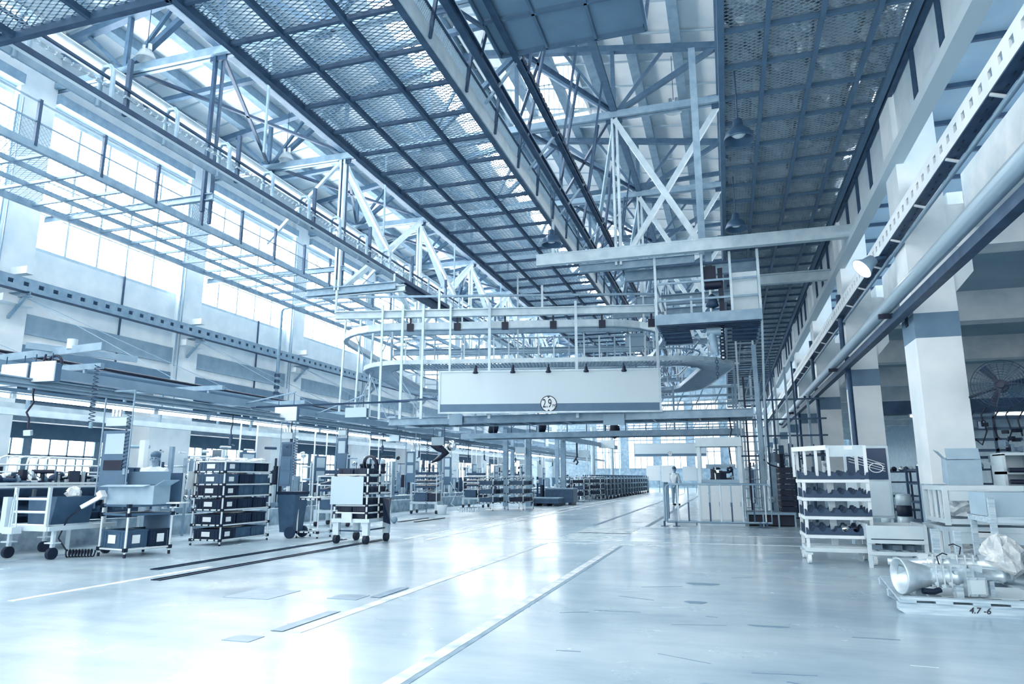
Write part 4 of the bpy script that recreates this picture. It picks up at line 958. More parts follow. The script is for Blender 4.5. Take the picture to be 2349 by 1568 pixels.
G().lathe([(.05, 0), (.16, .05), (.1, .3), (.04, .36)], (-.15, 17.4, 5.4)).build('bell', DSTEEL, hs)
G().cyl((-.32, 17.4, 4.8), (.02, 17.4, 4.8), .11).tube([(-.2, 17.4, 4.75), (-.16, 17.4, 4.45), (-.1, 17.4, 4.2)], [.1, .1, .05], 10).build('gear_case', STEEL, hs)
g = G()
for k in range(11): g.tube([(.04+.05*math.cos(t), 17.4+(.03*math.sin(t) if k % 2 else 0), 4.95-.08*k+(.05*math.sin(t))) for t in [j*PI/4 for j in range(8)]], .022, 5, True)
g.build('load_chain', BLACK, hs)
g = G()
for k in range(7): g.tube([(-.12+.035*math.cos(t) if k % 2 else -.12, 17.4+(0 if k % 2 else .035*math.cos(t)), 4.12-.075*k+.045*math.sin(t)) for t in [j*PI/4 for j in range(8)]], .012, 5, True)
g.build('hook_chain', DSTEEL, hs)
# ---------------------------------------------------------------- hanging lamps
def pendant(x, y, z, label, top=8.0):
    t = thing('pendant_lamp', label, 'lamp', (x, y, z))
    G().lathe([(.04, .34), (.075, .31), (.085, .2), (.13, .17), (.2, .09), (.24, -.02), (.245, -.05), (.232, -.05), (.19, .07), (.1, .15), (0, .16)], (x, y, z), n=28).build('shade', mat('lamp_enamel', .22, .3, .2), t)
    G().lathe([(0, .0), (.08, .02), (.12, .06), (.1, .1), (0, .12)], (x, y, z), n=18).build('bulb', PAPER, t)
    G().cyl((x, y, z+.32), (x, y, top), .012, n=6).build('cord', DSTEEL, t)
pendant(.48, 11.15, 6.78, 'dark bell pendant lamp nearest the camera, below the column-side mesh platform')
pendant(.48, 15.5, 6.78, 'dark bell pendant lamp touching the long monorail beam under the mesh platform')
pendant(-3.75, 15.3, 6.78, 'bell pendant lamp under the edge of the middle mesh platform', 8.45)
def glasslamp(x, y, z, label):
    t = thing('glass_bay_lamp', label, 'lamp', (x, y, z))
    G().lathe([(.1, .3), (.16, .25), (.24, .1), (.27, 0), (.25, 0), (.22, .1), (.14, .23)], (x, y, z), n=20).build('ribbed_shade', mat('prismatic_glass', .85, .15, 0, alpha=.55), t)
    for s in (-.1, .1): G().cyl((x+s, y, z+.28), (x+s, y, z+.45), .06, n=10).build('ballast', CHROME, t)
    G().cyl((x, y, z+.4), (x, y, zr(x)-.3), .01, n=6).build('cord', DSTEEL, t)
glasslamp(-14.7, 13.3, 12.55, 'ribbed glass bay lamp beside the nearest truss on the window side')
glasslamp(-14.7, 19.7, 12.55, 'ribbed glass bay lamp beside the second truss on the window side')
glasslamp(-1.0, 20.5, 12.6, 'ribbed glass bay lamp hanging on long cords near the column-side platform')
# ---------------------------------------------------------------- services along the columns
pt = perf('perforated_tray', 'perforated white cable tray running along the columns', 2.92, -2, 60, 5.3, 5.62, .3, -1, WHITE)
g = G()
for k in range(240): g.box(2.96+.02*(k % 4), 2.975+.02*(k % 4), .25*k, .25*k+.06, 5.272, 5.279)
g.build('drilled_holes', BLACK, pt)
for k in range(20): G().bar((2.9, 1.5+1.6*k, 5.27), (3.1, 1.5+1.6*k, 5.2), .03).build('bracket', WHITE, pt)
G().tube([(3.05, -2, 5.18), (3.05, 60, 5.18)], .03, 8).build('conduit', STEEL, None, 'slim conduit clipped under the perforated cable tray', 'conduit')
G().tube([(2.8, -2, 4.16), (2.8, 33, 4.16), (2.8, 40, 4.1)], .11, 14).build('water_pipe', mat('pale_pipe', .68, .3, .3), None, 'thick pale pipe running along the front of the columns', 'pipe')
G().box(2.86, 3.0, -2, 40, 3.88, 4.02).build('busbar_duct', DSTEEL, None, 'dark busbar duct under the thick pale pipe', 'duct')
for k, y in enumerate(YS[1:7]):
    b = G().box(2.66, 3.12, y-.42, y-.34, 3.97, 4.05).box(3.08, 3.12, y-.45, y-.31, 3.8, 4.2).build('pipe_bracket', BLACK, None, 'black bracket carrying the pipes on the %s column' % ORD[k], 'bracket')
for k, y in enumerate(YS[3:6]):
    yy = y-.85
    G().tube([(2.98, yy, 5.9), (2.98, yy, 4.6), (2.98, yy+.05, 4.3), (3.0, yy-.35, 4.2), (3.0, yy-.4, 1.8)], .06, 9).build('down_pipe', DSTEEL, None, 'dark bent down pipe on the %s column back' % ORD[k+1], 'pipe')
fl = thing('flood_lamp', 'lit round flood lamp on a bracket at the perforated tray', 'lamp', (2.6, 13.6, 5.0))
ax = Vector((-.75, -.2, -.63))
G().lathe([(.06, -.3), (.1, -.28), (.13, -.12), (.21, 0), (.2, .01), (.19, 0)], (2.56, 13.5, 5.02), ax, 24).build('housing', STEEL, fl)
G().lathe([(0, -.004), (.195, -.004), (.195, .004), (0, .006)], (2.56, 13.5, 5.02), ax, 24).build('lens', mat('flood_lens', .95, emit=6), fl)
G().tube([(2.72, 13.62, 5.16), (2.85, 13.62, 5.22), (3.0, 13.62, 5.24)], .05, 8).build('bracket', DSTEEL, fl)
fn = thing('wall_fan', 'large round wall fan with wire guard on the nearest column', 'fan', (3.95, 12.05, 2.6))
fc = Vector((3.98, 11.95, 2.62)); fa = Vector((-.35, -.9, .1)).normalized(); u = fa.orthogonal().normalized(); w = fa.cross(u)
g = G()
for r, d in ((.38, 0), (.3, -.05), (.22, -.07), (.14, -.08), (.34, -.03), (.26, -.06), (.18, -.075)):
    for s in (1, -1): g.tube([fc-fa*d*s+(u*math.cos(t)+w*math.sin(t))*r for t in [k*PI/18 for k in range(36)]], .006 if r > .37 else .003, 4, True)
for k in range(22):
    a = 2*PI*k/22; e = u*math.cos(a)+w*math.sin(a)
    for s in (1, -1): g.tube([fc+fa*.085*s+e*.05, fc+fa*.07*s+e*.22, fc+e*.38], .003, 4)
g.build('wire_guard', DSTEEL, fn)
for k in range(3):
    a = 2*PI*k/3+.4; e = u*math.cos(a)+w*math.sin(a); f_ = fa.cross(e)
    p = [fc+e*.06-f_*.03, fc+e*.34-f_*.06+fa*.03, fc+e*.35+f_*.05-fa*.03, fc+e*.06+f_*.03]
    G().poly(p, fa*.008).build('blade', NAVY, fn)
G().cyl(fc-fa*.22, fc-fa*.05, .09).cyl(fc-fa*.05, fc+fa*.03, .05).build('motor', NAVY, fn)
G().tube([fc-fa*.15, Vector((3.85, 12.3, 2.55)), Vector((3.74, 12.8, 2.5))], .025, 8).build('arm', BLACK, fn)
# ---------------------------------------------------------------- fence and machine cabinet
mc = thing('control_cabinet', 'grey machine cabinet with an open window frame behind the fence', 'cabinet', (-.25, 19.9, 0))
G().box(-.78, .32, 19.55, 20.35, .12, 1.08).build('body', GREY, mc)
G().box(-.8, .34, 19.5, 20.4, 0, .12).build('plinth', LSTEEL, mc)
for x0, x1 in ((-.74, -.5), (-.5, -.24), (-.22, .04), (.04, .3)):
    d = G().box(x0+.008, x1-.008, 19.535, 19.55, .16, 1.04).build('door', mat('door_grey', .86, .45), mc)
    G().box(x1-.05, x1-.035, 19.52, 19.535, .5, .62).build('handle', STEEL, d)
for k in range(3): G().cyl((-.66+.13*k, 19.52, .84), (-.66+.13*k, 19.535, .84), .022, n=12).build('button', PAPER if k != 1 else BLACK, mc)
for x in (-.8, .26): G().box(x, x+.09, 19.55, 19.65, 1.08, 2.3).box(x, x+.09, 20.25, 20.35, 1.08, 2.3).build('frame_post', GREY, mc)
G().box(-.83, .37, 19.5, 20.4, 2.08, 2.32).build('header', GREY, mc)
G().box(-.71, .26, 19.56, 19.6, 1.08, 1.2).build('sill', STEEL, mc)
G().box(-.71, .26, 20.0, 20.3, 1.08, 1.12).build('shelf', DSTEEL, mc)
pile((-.2, 20.1, 1.12), 22, 'black tangled engine part sitting inside the machine cabinet window', 'machine part', 'engine_part', .28, .1, .42, [BLACK, BLACK, NAVY, CHROME], 3)
G().box(-.6, .2, 20.3, 20.33, 1.5, 1.62).build('cross_panel', STEEL, mc)
fe = thing('safety_fence', 'low tubular steel safety fence in front of the machine cabinet', 'fence', (-.3, 19.0, 0))
G().tube([(-1.62, 19.0, .12), (-1.62, 19.0, 1.0), (-1.55, 19.0, 1.08), (.9, 19.0, 1.08), (.98, 19.0, 1.0), (.98, 19.0, .12), (-1.62, 19.0, .12)], .028, 8).build('frame', STEEL, fe)
for k in range(9): 
    x = -1.32+.27*k; G().bar((x, 19, .12), (x, 19, 1.08), .035).build('bar', STEEL if k % 2 else LSTEEL, fe); G().bar((x, 18.999, .12), (x, 18.999, .62), .038).build('dark_sleeve', DSTEEL, fe) if k % 2 else None
G().tube([(-1.68, 19.1, .12), (-1.68, 19.1, 1.05), (-1.68, 19.2, 1.1), (-1.68, 20.3, 1.1), (-1.68, 20.4, 1.05), (-1.68, 20.4, .12)], .026, 8).build('side_frame', STEEL, fe)
for k in range(5): G().bar((-1.68, 19.3+.22*k, .12), (-1.68, 19.3+.22*k, 1.1), .032).build('side_bar', STEEL, fe)
for x, y in ((-1.68, 18.95), (-1.38, 19.0), (.7, 19.0), (.85, 19.0)): G().bar((x, y, 0), (x, y, .14), .05).box(x-.09, x+.09, y-.05, y+.05, 0, .012).build('foot', DSTEEL, fe)
G().box(-1.4, -.9, 19.5, 20.2, 0, .09).build('step_plate', LSTEEL, None, 'low pale step plate beside the machine cabinet', 'step')
pf = thing('base_platform', 'low steel base with dark openings beside the machine cabinet', 'platform', (1.0, 20.2, 0))
G().box(.4, 1.6, 19.6, 20.9, .3, .36).build('top', STEEL, pf)
for x in (.4, .78, 1.16, 1.56): G().box(x, x+.04, 19.6, 19.64, 0, .3).build('post', STEEL, pf)
G().box(.42, 1.58, 19.8, 20.8, .02, .3).build('core', BLACK, pf)
for k in range(8): crate((1.46, 20.25, .36+.145*k), .1, .36, .5, .13, BLACK if k % 2 else NAVY, 'dark tray, %s from the bottom of the stack on the steel base' % ('lowest' if k == 0 else ORD[k]), card=False)
# upright services and hoses behind the cabinet
for k, (x, y, z1, w, m_) in enumerate(((.92, 20.6, 5.0, .12, STEEL), (.6, 21.5, 4.2, .05, BLACK), (1.2, 22, 4.6, .06, DSTEEL), (1.5, 23.5, 5, .05, DSTEEL), (1.85, 22.5, 4.6, .06, STEEL), (2.2, 24, 5, .05, DSTEEL), (2.5, 23, 3.8, .07, STEEL), (.4, 24.5, 5.2, .08, STEEL), (1.0, 27, 5, .08, LSTEEL), (2.0, 29.25, 5.2, .08, LSTEEL), (1.4, 29.4, 5, .08, STEEL))):
    G().bar((x, y, 0), (x-.03, y, z1), w).build('service_post', m_, None, 'upright service post beside the machine cabinet, %s from the camera' % ORD[k], 'post')
ld = thing('ladder', 'steel ladder rising behind the control platform', 'ladder', (.75, 24, 0))
for x in (.48, 1.02): G().bar((x, 24, .0), (x, 24, 7.2), .06).build('rail', LSTEEL, ld)
for k in range(23): G().bar((.48, 24, .3+.3*k), (1.02, 24, .3+.3*k), .03).build('rung', STEEL, ld)
for k, z in enumerate((1.9, 2.5, 3.0, 3.6)):
    G().bar((.4, 22.5, z), (2.9, 22.5, z), .05).build('service_rail', DSTEEL, None, 'cross rail between the service posts, %s from the bottom' % ('lowest', 'second', 'third', 'top')[k], 'rail')
G().tube([(.95, 20.5, 1.75), (1.1, 20.5, 1.6), (1.4, 20.5, 1.5), (1.75, 20.3, 1.52)], .022, 6).build('hanging_cable', BLACK, None, 'black cable sagging from the thick service post', 'cable')
G().tube([(.1, 20.8, 3.0), (.15, 20.8, 2.6), (.05, 20.8, 2.2), (.12, 20.8, 1.2), (.16, 20.8, .4)], .02, 6).build('hanging_cable', BLACK, None, 'black cable hanging down behind the machine cabinet', 'cable')
# ---------------------------------------------------------------- rack trolley with notched holders
rt = thing('holder_trolley', 'white rack trolley with dark notched holders on four levels', 'trolley', (1.5, 11.85, 0))
for x, y in ((1.08, 11.5), (1.96, 11.5), (1.08, 12.25), (1.96, 12.25)):
    G().bar((x, y, .18), (x, y, 1.72 if y > 12 or x > 1.5 else 1.22), .045).build('upright', WHITE, rt)
    c = G().box(x-.05, x+.05, y-.05, y+.05, .13, .16).box(x-.035, x-.028, y-.04, y+.04, .06, .15).box(x+.028, x+.035, y-.04, y+.04, .06, .15).build('caster', GREY, rt)
    G().cyl((x-.025, y, .075), (x+.025, y, .075), .075, n=16).build('wheel', PAPER, c)
g = G()
for y in (11.5, 12.25): g.bar((1.06, y, .2), (1.98, y, .2), .05, .06)
for x in (1.08, 1.52, 1.96): g.bar((x, 11.5, .2), (x, 12.25, .2), .05, .06)
for k in range(4): g.bar((1.1, 11.6+.16*k, .23), (1.95, 11.6+.16*k, .23), .025)
g.build('base_frame', GREY, rt)
def holder(y, z, n, x0=1.08, x1=1.96, h=.1, ph=0):
    pts = [(x0, z), (x1, z), (x1, z+h)]; W_ = (x1-x0)/n
    for k in range(n-1, -1, -1):
        c = x0+W_*(k+.5); r = W_*.3
        pts += [(c+r+.012, z+h), (c+r, z+h-.012)]+[(c+r*math.cos(t*PI/5), z+h-.012-r*math.sin(t*PI/5)) for t in range(1, 5)]+[(c-r, z+h-.012), (c-r-.012, z+h)]
    pts += [(x0, z+h)]
    return G().poly([(x, y, zz) for x, zz in pts], (0, .02, 0))
HM = mat('holder_navy', .16, .5, amt=.02)
for k, z in enumerate((1.2, .93, .66, .39)):
    G().bar((1.04, 11.48, z), (1.98, 11.48, z), .04, .045).build('shelf_rail', WHITE, rt); G().bar((1.04, 12.25, z), (1.98, 12.25, z), .05, .06).build('shelf_rail', WHITE, rt)
    for x in (1.08, 1.96): G().bar((x, 11.5, z), (x, 12.25, z), .04).build('cross_rail', WHITE, rt)
    for j, y in enumerate((11.46, 11.72, 11.98, 12.2)): holder(y, z+.03, 6, 1.06-.0*j, 1.98, .1+.012*j).build('notched_holder', HM, rt)
G().bar((1.5, 11.9, .2), (1.5, 11.9, 1.2), .09, .05).build('center_post', GREY, rt)
G().box(1.45, 1.98, 11.5, 11.52, 1.56, 1.73).build('header_panel', LSTEEL, rt); G().box(1.68, 1.8, 11.49, 11.5, 1.66, 1.72).build('label_card', PAPER, rt)
g = G().bar((1.45, 11.5, 1.7), (1.02, 12.2, 1.7), .05, .07).bar((1.45, 11.5, 1.26), (1.45, 11.5, 1.7), .04)
for f in (.33, .66, 1): g.bar((1.45-.43*f, 11.5+.7*f, 1.26), (1.45-.43*f, 11.5+.7*f, 1.68), .04)
g.build('side_frame', WHITE, rt)
for k, (x, m_) in enumerate(((1.62, CHROME), (1.74, BLACK), (1.84, BLACK))):
    G().lathe([(.03, -.08), (.055, -.07), (.055, -.02), (.035, .02), (.05, .08), (.02, .09)], (x, 11.6, .5), (0, 1, .25), 14).build('machined_part', m_, None, '%s turned part on the lowest holders of the white rack trolley' % ('shiny', 'middle black', 'outer black')[k], 'machine part')
# ---------------------------------------------------------------- steel bin, boards and bollards
sb = thing('steel_bin', 'grey steel box bin on legs beside the white rack trolley', 'bin', (2.23, 11.6, 0))
for x in (1.86, 2.58):
    for y in (11.22, 12.0): G().bar((x, y, 0), (x, y, .58), .05).build('leg', GREY, sb)
for y in (11.2, 12.02): G().box(1.88, 2.56, y-.01, y+.01, .4, .58).build('side_panel', GREY, sb)
for x in (1.85, 2.59): G().box(x-.01, x+.01, 11.22, 12.0, .4, .6).build('side_panel', GREY, sb)
G().box(1.86, 2.58, 11.22, 12.0, .38, .4).build('floor_panel', DSTEEL, sb)
for z in (.36, .2): [G().bar((1.84, y, z), (2.6, y, z), .04, .05).build('rail', GREY, sb) for y in (11.2, 12.0)]
for k in range(3): G().bc((2.0+.22*k, 11.6, .26), (.14, .3, .07), .3*k).build('casting', STEEL, None, 'rough casting on the lower rails of the grey bin, %s one' % ('first', 'middle', 'last')[k], 'casting')
for x in (2.0, 2.3, 2.5): G().bar((x, 11.25, .2), (x, 11.95, .2), .04, .03).build('slat', GREY, sb)
nb = thing('notice_board', 'upright notice board with a dark upper panel behind the steel bin', 'board', (2.35, 13.6, 0))
G().box(1.98, 2.7, 13.62, 13.68, .56, 1.8).build('frame', LSTEEL, nb)
G().box(2.02, 2.66, 13.6, 13.62, 1.22, 1.76).build('dark_panel', mat('dark_screen', .14, .25), nb)
G().box(2.02, 2.66, 13.6, 13.62, .6, 1.18).build('lower_panel', GREY, nb)
for k in range(4): G().bar((2.05, 13.595, 1.68-.05*k), (2.62, 13.595, 1.48-.04*k), .008).build('wire', PAPER, nb)  # pale bars painting the light streaks reflected in the dark panel
G().tube([(2.48+.11*math.cos(t), 13.59, 1.42+.08*math.sin(t)) for t in [k*PI/8 for k in range(16)]], .008, 5, True).build('wire_ring', PAPER, nb)  # pale ring lying on the dark panel
for x in (2.02, 2.66): G().bar((x, 13.66, 0), (x, 13.66, .58), .04).build('leg', GREY, nb)
for k, (x, y) in enumerate(((2.98, 14.2), (2.86, 15.0))):
    t = thing('striped_drum', 'banded pale and dark drum by the nearest column, %s one' % ('front', 'rear')[k], 'drum', (x, y, 0))
    for j in range(5): G().lathe([(.11, 0), (.125, .01), (.125, .18), (.11, .19)], (x, y, .19*j), n=20).build('band', LSTEEL if j % 2 == 0 else BLACK, t)
    G().cyl((x, y, .94), (x, y, .96), .11).build('lid', LSTEEL, t)
# ---------------------------------------------------------------- stillages with wrapped parts and cartons
def stillage(x, y, z, w, d, h, label, m_):
    t = thing('stillage', label, 'crate', (x+w/2, y+d/2, z))
    for a in (0, w):
        for b_ in (0, d): G().bar((x+a, y+b_, z), (x+a, y+b_, z+h), .06).build('corner_post', m_, t)
    for zz in (z+.05, z+h-.03):
        g = G().bar((x, y, zz), (x+w, y, zz), .04, .07).bar((x, y+d, zz), (x+w, y+d, zz), .04, .07).bar((x, y, zz), (x, y+d, zz), .04, .06).bar((x+w, y, zz), (x+w, y+d, zz), .04, .06)
        g.build('rail', m_, t)
    G().box(x+.04, x+w-.04, y-.01, y+.01, z+h*.62, z+h-.06).build('front_panel', m_, t)
    G().box(x, x+w, y, y+d, z+.04, z+.06).build('floor', STEEL, t)
    for k in range(1, 4): G().bar((x, y+d*k/4, z+.05), (x, y+d*k/4, z+h-.04), .03).build('side_bar', WHITE, t)
    G().box(x+w*.4, x+w*.55, y-.02, y-.012, z+h-.13, z+h-.05).build('label_card', PAPER, t)
    for a in (.06, w-.06): 
        if z < .1: pass
    return t
stillage(2.74, 10.85, .04, .95, 1.0, .56, 'lower white steel stillage stacked under the wrapped parts', LSTEEL)
stillage(2.8, 10.9, .62, .95, 1.0, .52, 'upper grey steel stillage filled with wrapped parts', GREY)
for p, s, l in (((3.05, 11.3, .68), (.2, .3, .17), 'bulky wrapped part at the side of the upper stillage'), ((3.42, 11.3, .68), (.22, .3, .15), 'bulky wrapped part in the middle of the upper stillage'), ((3.1, 11.2, .1), (.26, .3, .15), 'wrapped part inside the lower stillage')): bag(p, s, l)
ct = thing('carton', 'open empty carton with raised flaps on top of the upper stillage', 'carton', (0, 0, 0))
G().box(-.2, .2, -.16, .16, 0, .01).box(-.2, .2, -.165, -.155, 0, .34).box(-.205, -.195, -.16, .16, 0, .34).box(.195, .205, -.16, .16, 0, .34).box(-.2, .2, .155, .165, 0, .34).build('body', CARD, ct)
G().bc((0, -.12, .42), (.4, .008, .16), 0, -.5).build('flap', CARD, ct); G().bc((.28, 0, .3), (.008, .3, .16), 0, 0, 1.9).build('flap', CARD, ct); G().bc((-.25, 0, .4), (.008, .3, .14), 0, 0, -.7).build('flap', CARD, ct)
place(ct, (3.1, 11.15, 1.17), -.06); ct.rotation_euler[0] = .12
G().box(2.88, 3.5, 9.6, 10.2, .8, 1.08).build('carton', mat('pale_carton', .64, .8, amt=.03), None, 'pale taped carton on the white wooden frame at the picture edge', 'carton')
wf = thing('timber_stand', 'worn white wooden frame carrying the pale carton', 'stand', (3.2, 9.8, 0))
for x, y in ((2.9, 9.5), (3.6, 9.5), (2.9, 10.2), (3.6, 10.2)): G().bar((x, y, 0), (x, y, 1.02 if (x, y) == (2.9, 9.5) else .8), .06, .06).build('post', WOOD, wf)
for y in (9.5, 10.2): G().bar((2.85, y, .77), (3.65, y, .77), .04, .07).build('rail', WOOD, wf)
for x in (2.9, 3.6): G().bar((x, 9.5, .77), (x, 10.2, .77), .04, .07).build('rail', WOOD, wf)
G().bar((2.62, 9.9, 0), (2.62, 9.9, .62), .07).build('wooden_post', WOOD, None, 'short white wooden post standing beside the far gearbox', 'post')
G().bar((2.5, 10.4, 0), (2.5, 10.4, .6), .08).build('wooden_post', WOOD, None, 'white wooden post leaning at the lower stillage', 'post')
# ---------------------------------------------------------------- pallet with gearboxes
pl = thing('pallet', 'worn timber pallet carrying two gearboxes on the open floor', 'pallet', (2.3, 8.4, 0))
for y in (7.6, 8.4, 9.25): 
    x0 = 1.46+.09*(y-7.6)
    G().poly([(x0, y, .03), (x0+.05, y, 0), (3.3, y, 0), (3.3, y, .1), (x0, y, .1)], (0, .09, 0)).build('runner', WOOD, pl)
for k in range(6): 
    x = 1.47+.3*k; G().poly([(x, 7.58, .1), (x+.14, 7.58, .1), (x+.3, 9.36, .1), (x+.16, 9.36, .1)], (0, 0, .022)).build('deck_board', WOOD, pl)
G().bar((1.5, 7.64, .135), (3.3, 7.64, .135), .1, .025).build('edge_board', WOOD, pl)
text('4.7 -6', (2.12, 7.597, .055), .075, BLACK, pl, 'handwritten_mark', shear=.25)
def gearbox(label, hose=True):
    t = thing('gearbox', label, 'gearbox')
    G().lathe([(.13, .28), (.155, .18), (.2, .06), (.215, .0), (.215, -.015), (.2, -.015), (.18, .05), (.12, .16), (.05, .17), (0, .17)], (0, 0, .23), (1, 0, 0), 28).build('bell_housing', ALU, t)
    g = G().lathe([(.12, .26), (.125, .4), (.12, .55), (.13, .56), (.13, .6), (.12, .61), (.115, .78), (.1, .8), (0, .8)], (0, 0, .23), (1, 0, 0), 10)
    g.box(.3, .78, -.09, .09, .12, .33); g.build('main_case', ALU, t)
    for x in (.34, .42, .5, .66, .74): G().box(x-.008, x+.008, -.135, .135, .11, .37).build('rib', ALU, t)
    for s in (-1, 1):
        G().add([(.05, s*.12, .33), (.3, s*.1, .29), (.3, s*.125, .2), (.05, s*.19, .2), (.05, s*.13, .33), (.3, s*.11, .29)], [(0,1,2,3),(4,3,2,5)]).build('gusset', ALU, t)
    G().box(.64, .86, -.17, .0, .02, .24).build('oil_pan', ALU, t)
    G().box(.67, .83, -.182, -.17, .05, .21).build('pan_cover', GREY, t)
    for x, z in ((.655, .035), (.75, .035), (.845, .035), (.655, .225), (.75, .225), (.845, .225)): G().cyl((x, -.182, z), (x, -.168, z), .01, n=8).build('bolt', CHROME, t)
    for x, z in ((.33, .16), (.4, .13), (.48, .16), (.55, .29), (.36, .27)): G().cyl((x, -.14, z), (x, -.09, z), .022, n=10).build('boss', ALU, t)
    G().lathe([(.1, .78), (.09, .86), (.06, .92), (.05, 1.08), (.07, 1.1), (.07, 1.14), (.045, 1.15), (.045, 1.2), (0, 1.2)], (0, 0, .23), (1, 0, 0), 16).build('tail_housing', ALU, t)
    G().box(.5, .72, -.06, .06, .33, .37).box(.78, .88, -.07, .07, .28, .36).build('top_cover', GREY, t)
    G().tube([(.16, -.15, .08), (.28, -.15, .07), (.36, -.13, .09)], .035, 8).build('release_bellows', BLACK, t)
    G().tube([(.45, 0, .36), (.43, 0, .46), (.5, 0, .5), (.55, 0, .48)], .008, 6).build('breather_hose', BLACK, t)
    G().box(.5, .58, -.2, -.12, 0, .13).box(.2, .28, .08, .16, 0, .13).box(.95, 1.0, -.06, .06, 0, .18).build('wooden_block', WOOD, t)
    return t
g1 = gearbox('cast aluminium gearbox nearest the camera, its open bell facing the aisle'); place(g1, (1.55, 7.86, .123), .24); g1.scale = (.85, .85, .8)
g2_ = dup(g1, (2.82, 9.0, .125), PI-.1, 'second gearbox behind, its tail shaft pointing to the aisle'); g2_.scale = (.95, .9, .8)
bag((2.78, 9.0, .13), (.2, .22, .24), 'white plastic hood over the bell of the second gearbox')
G().box(1.9, 2.8, 7.9, 8.7, .123, .128).build('cardboard_sheet', mat('sheet_pale', .8, .7), None, 'pale sheet lying under the gearboxes on the pallet', 'sheet')
# ---------------------------------------------------------------- things in the side aisle
ah = thing('parts_rack', 'dense dark rack of hanging parts in the side aisle below the fan', 'rack', (6, 15, 0))
for k in range(7):
    x = 4.2+.6*k
    G().bar((x, 15, 0), (x, 15, 2.4), .05).build('upright', DSTEEL, ah)
for z in (1.62, 1.75, 1.95, 2.15, 2.35): G().bar((4.2, 15, z), (7.8, 15, z), .05).build('beam', DSTEEL, ah)
for k in range(40): 
    x = 4.25+3.4*R.random(); z = 1.75+.5*R.random()
    G().bc((x, 14.95, z), (.06+.08*R.random(), .1, .05+.1*R.random()), R.random()).build('hung_part', STEEL if k % 3 else BLACK, ah)
for k in range(8): G().bc((4.3+.42*k, 14.9, 1.58), (.2, .1, .14), 0, -.3).build('tilted_plate', STEEL, ah)
for k in range(3):
    x = 4.5+.4*k
    G().tube([(x, 14.97, 2.5), (x-.12, 14.97, 2.3), (x-.08, 14.97, 2.0), (x+.06, 14.97, 1.85), (x+.16, 14.97, 2.1), (x+.1, 14.97, 2.4), (x+.2, 14.97, 2.55)], .014, 6).build('hose_loop', BLACK, None, 'black hose loop hanging below the fan, %s from the column' % ORD[k].replace('nearest', 'first'), 'hose')
sh = thing('shaft_rack', 'grey pigeonhole rack with dark long shafts at the picture edge', 'rack', (4.6, 12.4, 0))
G().box(3.95, 5.6, 12.6, 12.7, 0, 1.62).build('back_panel', GREY, sh)
for z in (.6, .9, 1.3, 1.58): G().box(3.95, 5.6, 12.2, 12.6, z, z+.04).build('shelf', GREY, sh)
for x in (3.95, 4.35, 4.65, 4.95, 5.25, 5.56): G().box(x, x+.04, 12.2, 12.6, 0, 1.6).build('divider', GREY, sh)
for k in range(5): G().cyl((3.98, 12.1, .68+.17*k), (5.6, 12.15, .68+.17*k), .035, n=10).build('steel_shaft', BLACK, None, 'long dark shaft lying across the grey pigeonhole rack, %s from the bottom' % ('lowest', 'second', 'third', 'fourth', 'top')[k], 'shaft')
for k in range(3):
    pr_ = thing('side_rack', 'steel rack with dark parts seen between the columns, %s back' % ('first', 'second', 'third')[k], 'rack', (4.6, 17+6*k, 0))
    y = 17+6*k
    for x in (3.9, 5.3): 
        for yy in (y, y+1): G().bar((x, yy, 0), (x, yy, 1.5), .05).build('upright', DSTEEL, pr_)
    for z in (.3, .7, 1.1, 1.4): G().box(3.9, 5.3, y, y+1, z, z+.04).build('shelf', DSTEEL, pr_)
    for j in range(9): G().ball((4.0+.15*j, y+.2+.1*(j % 3), 1.5), .08, 8, 6).build('casting', BLACK if j % 2 else CHROME, None, 'round casting in the row on the top shelf between the columns', 'casting', 'castings between the columns')
for k, (x, y) in enumerate(((6, 23.2), (8.2, 23.2))): 
    t = thing('tube_lamp', 'lit ceiling tube in the side aisle, %s' % ('between the first two columns', 'farther back behind the columns'), 'lamp', (x, y, 3.3)) if 0 else dup(bpy.data.objects['tube_lamp'], (x, y, 3.05), PI/2, 'lit ceiling tube in the side aisle %s' % ('seen between the first two columns', 'farther back behind the columns')[k], 'lit tubes over the column-side aisle')
# ---------------------------------------------------------------- racks and trolleys farther down the line
def far_rack(loc, rz, label, seed, first=[]):
    if not first:
        r = flow_rack(label, .62, 1.5, (.3, .62, .95, 1.22), 1.32); first.append(r)
    else: r = dup(first[0], (0, 0, 0), 0, label)
    place(r, loc, rz)
    q = random.Random(seed)
    for z in (.3, .62, .95):
        for j in range(3):
            crate(wl(loc, rz, (0, .28+.46*j, z+.015)), rz, .54, .4, .16, (NAVY, CRATE, BLACK)[q.randrange(3)], 'crate in ' + label.split(' in ')[0].replace('white tube rack', 'the white tube rack'), 'crates in the rack %s' % label[16:], card=False)
    return r
FR = [((-9.05, 25.7), 0, 'standing alone on the open floor past the signed trolley'), ((-8.1, 26.6), 0, 'next to the lone rack, nearer the aisle'), ((-7.55, 36), 0, 'beside the pale post, deeper along the aisle'),
      ((-8.3, 36.2), 0, 'behind the pale post, nearer the curb'), ((-7.3, 39.5), 0, 'at the start of the long dark rack row'), ((-8.1, 40), 0, 'behind the start of the dark rack row')]
for k, (p, rz, l) in enumerate(FR): far_rack((p[0], p[1], 0), rz, 'white tube rack ' + l, k)
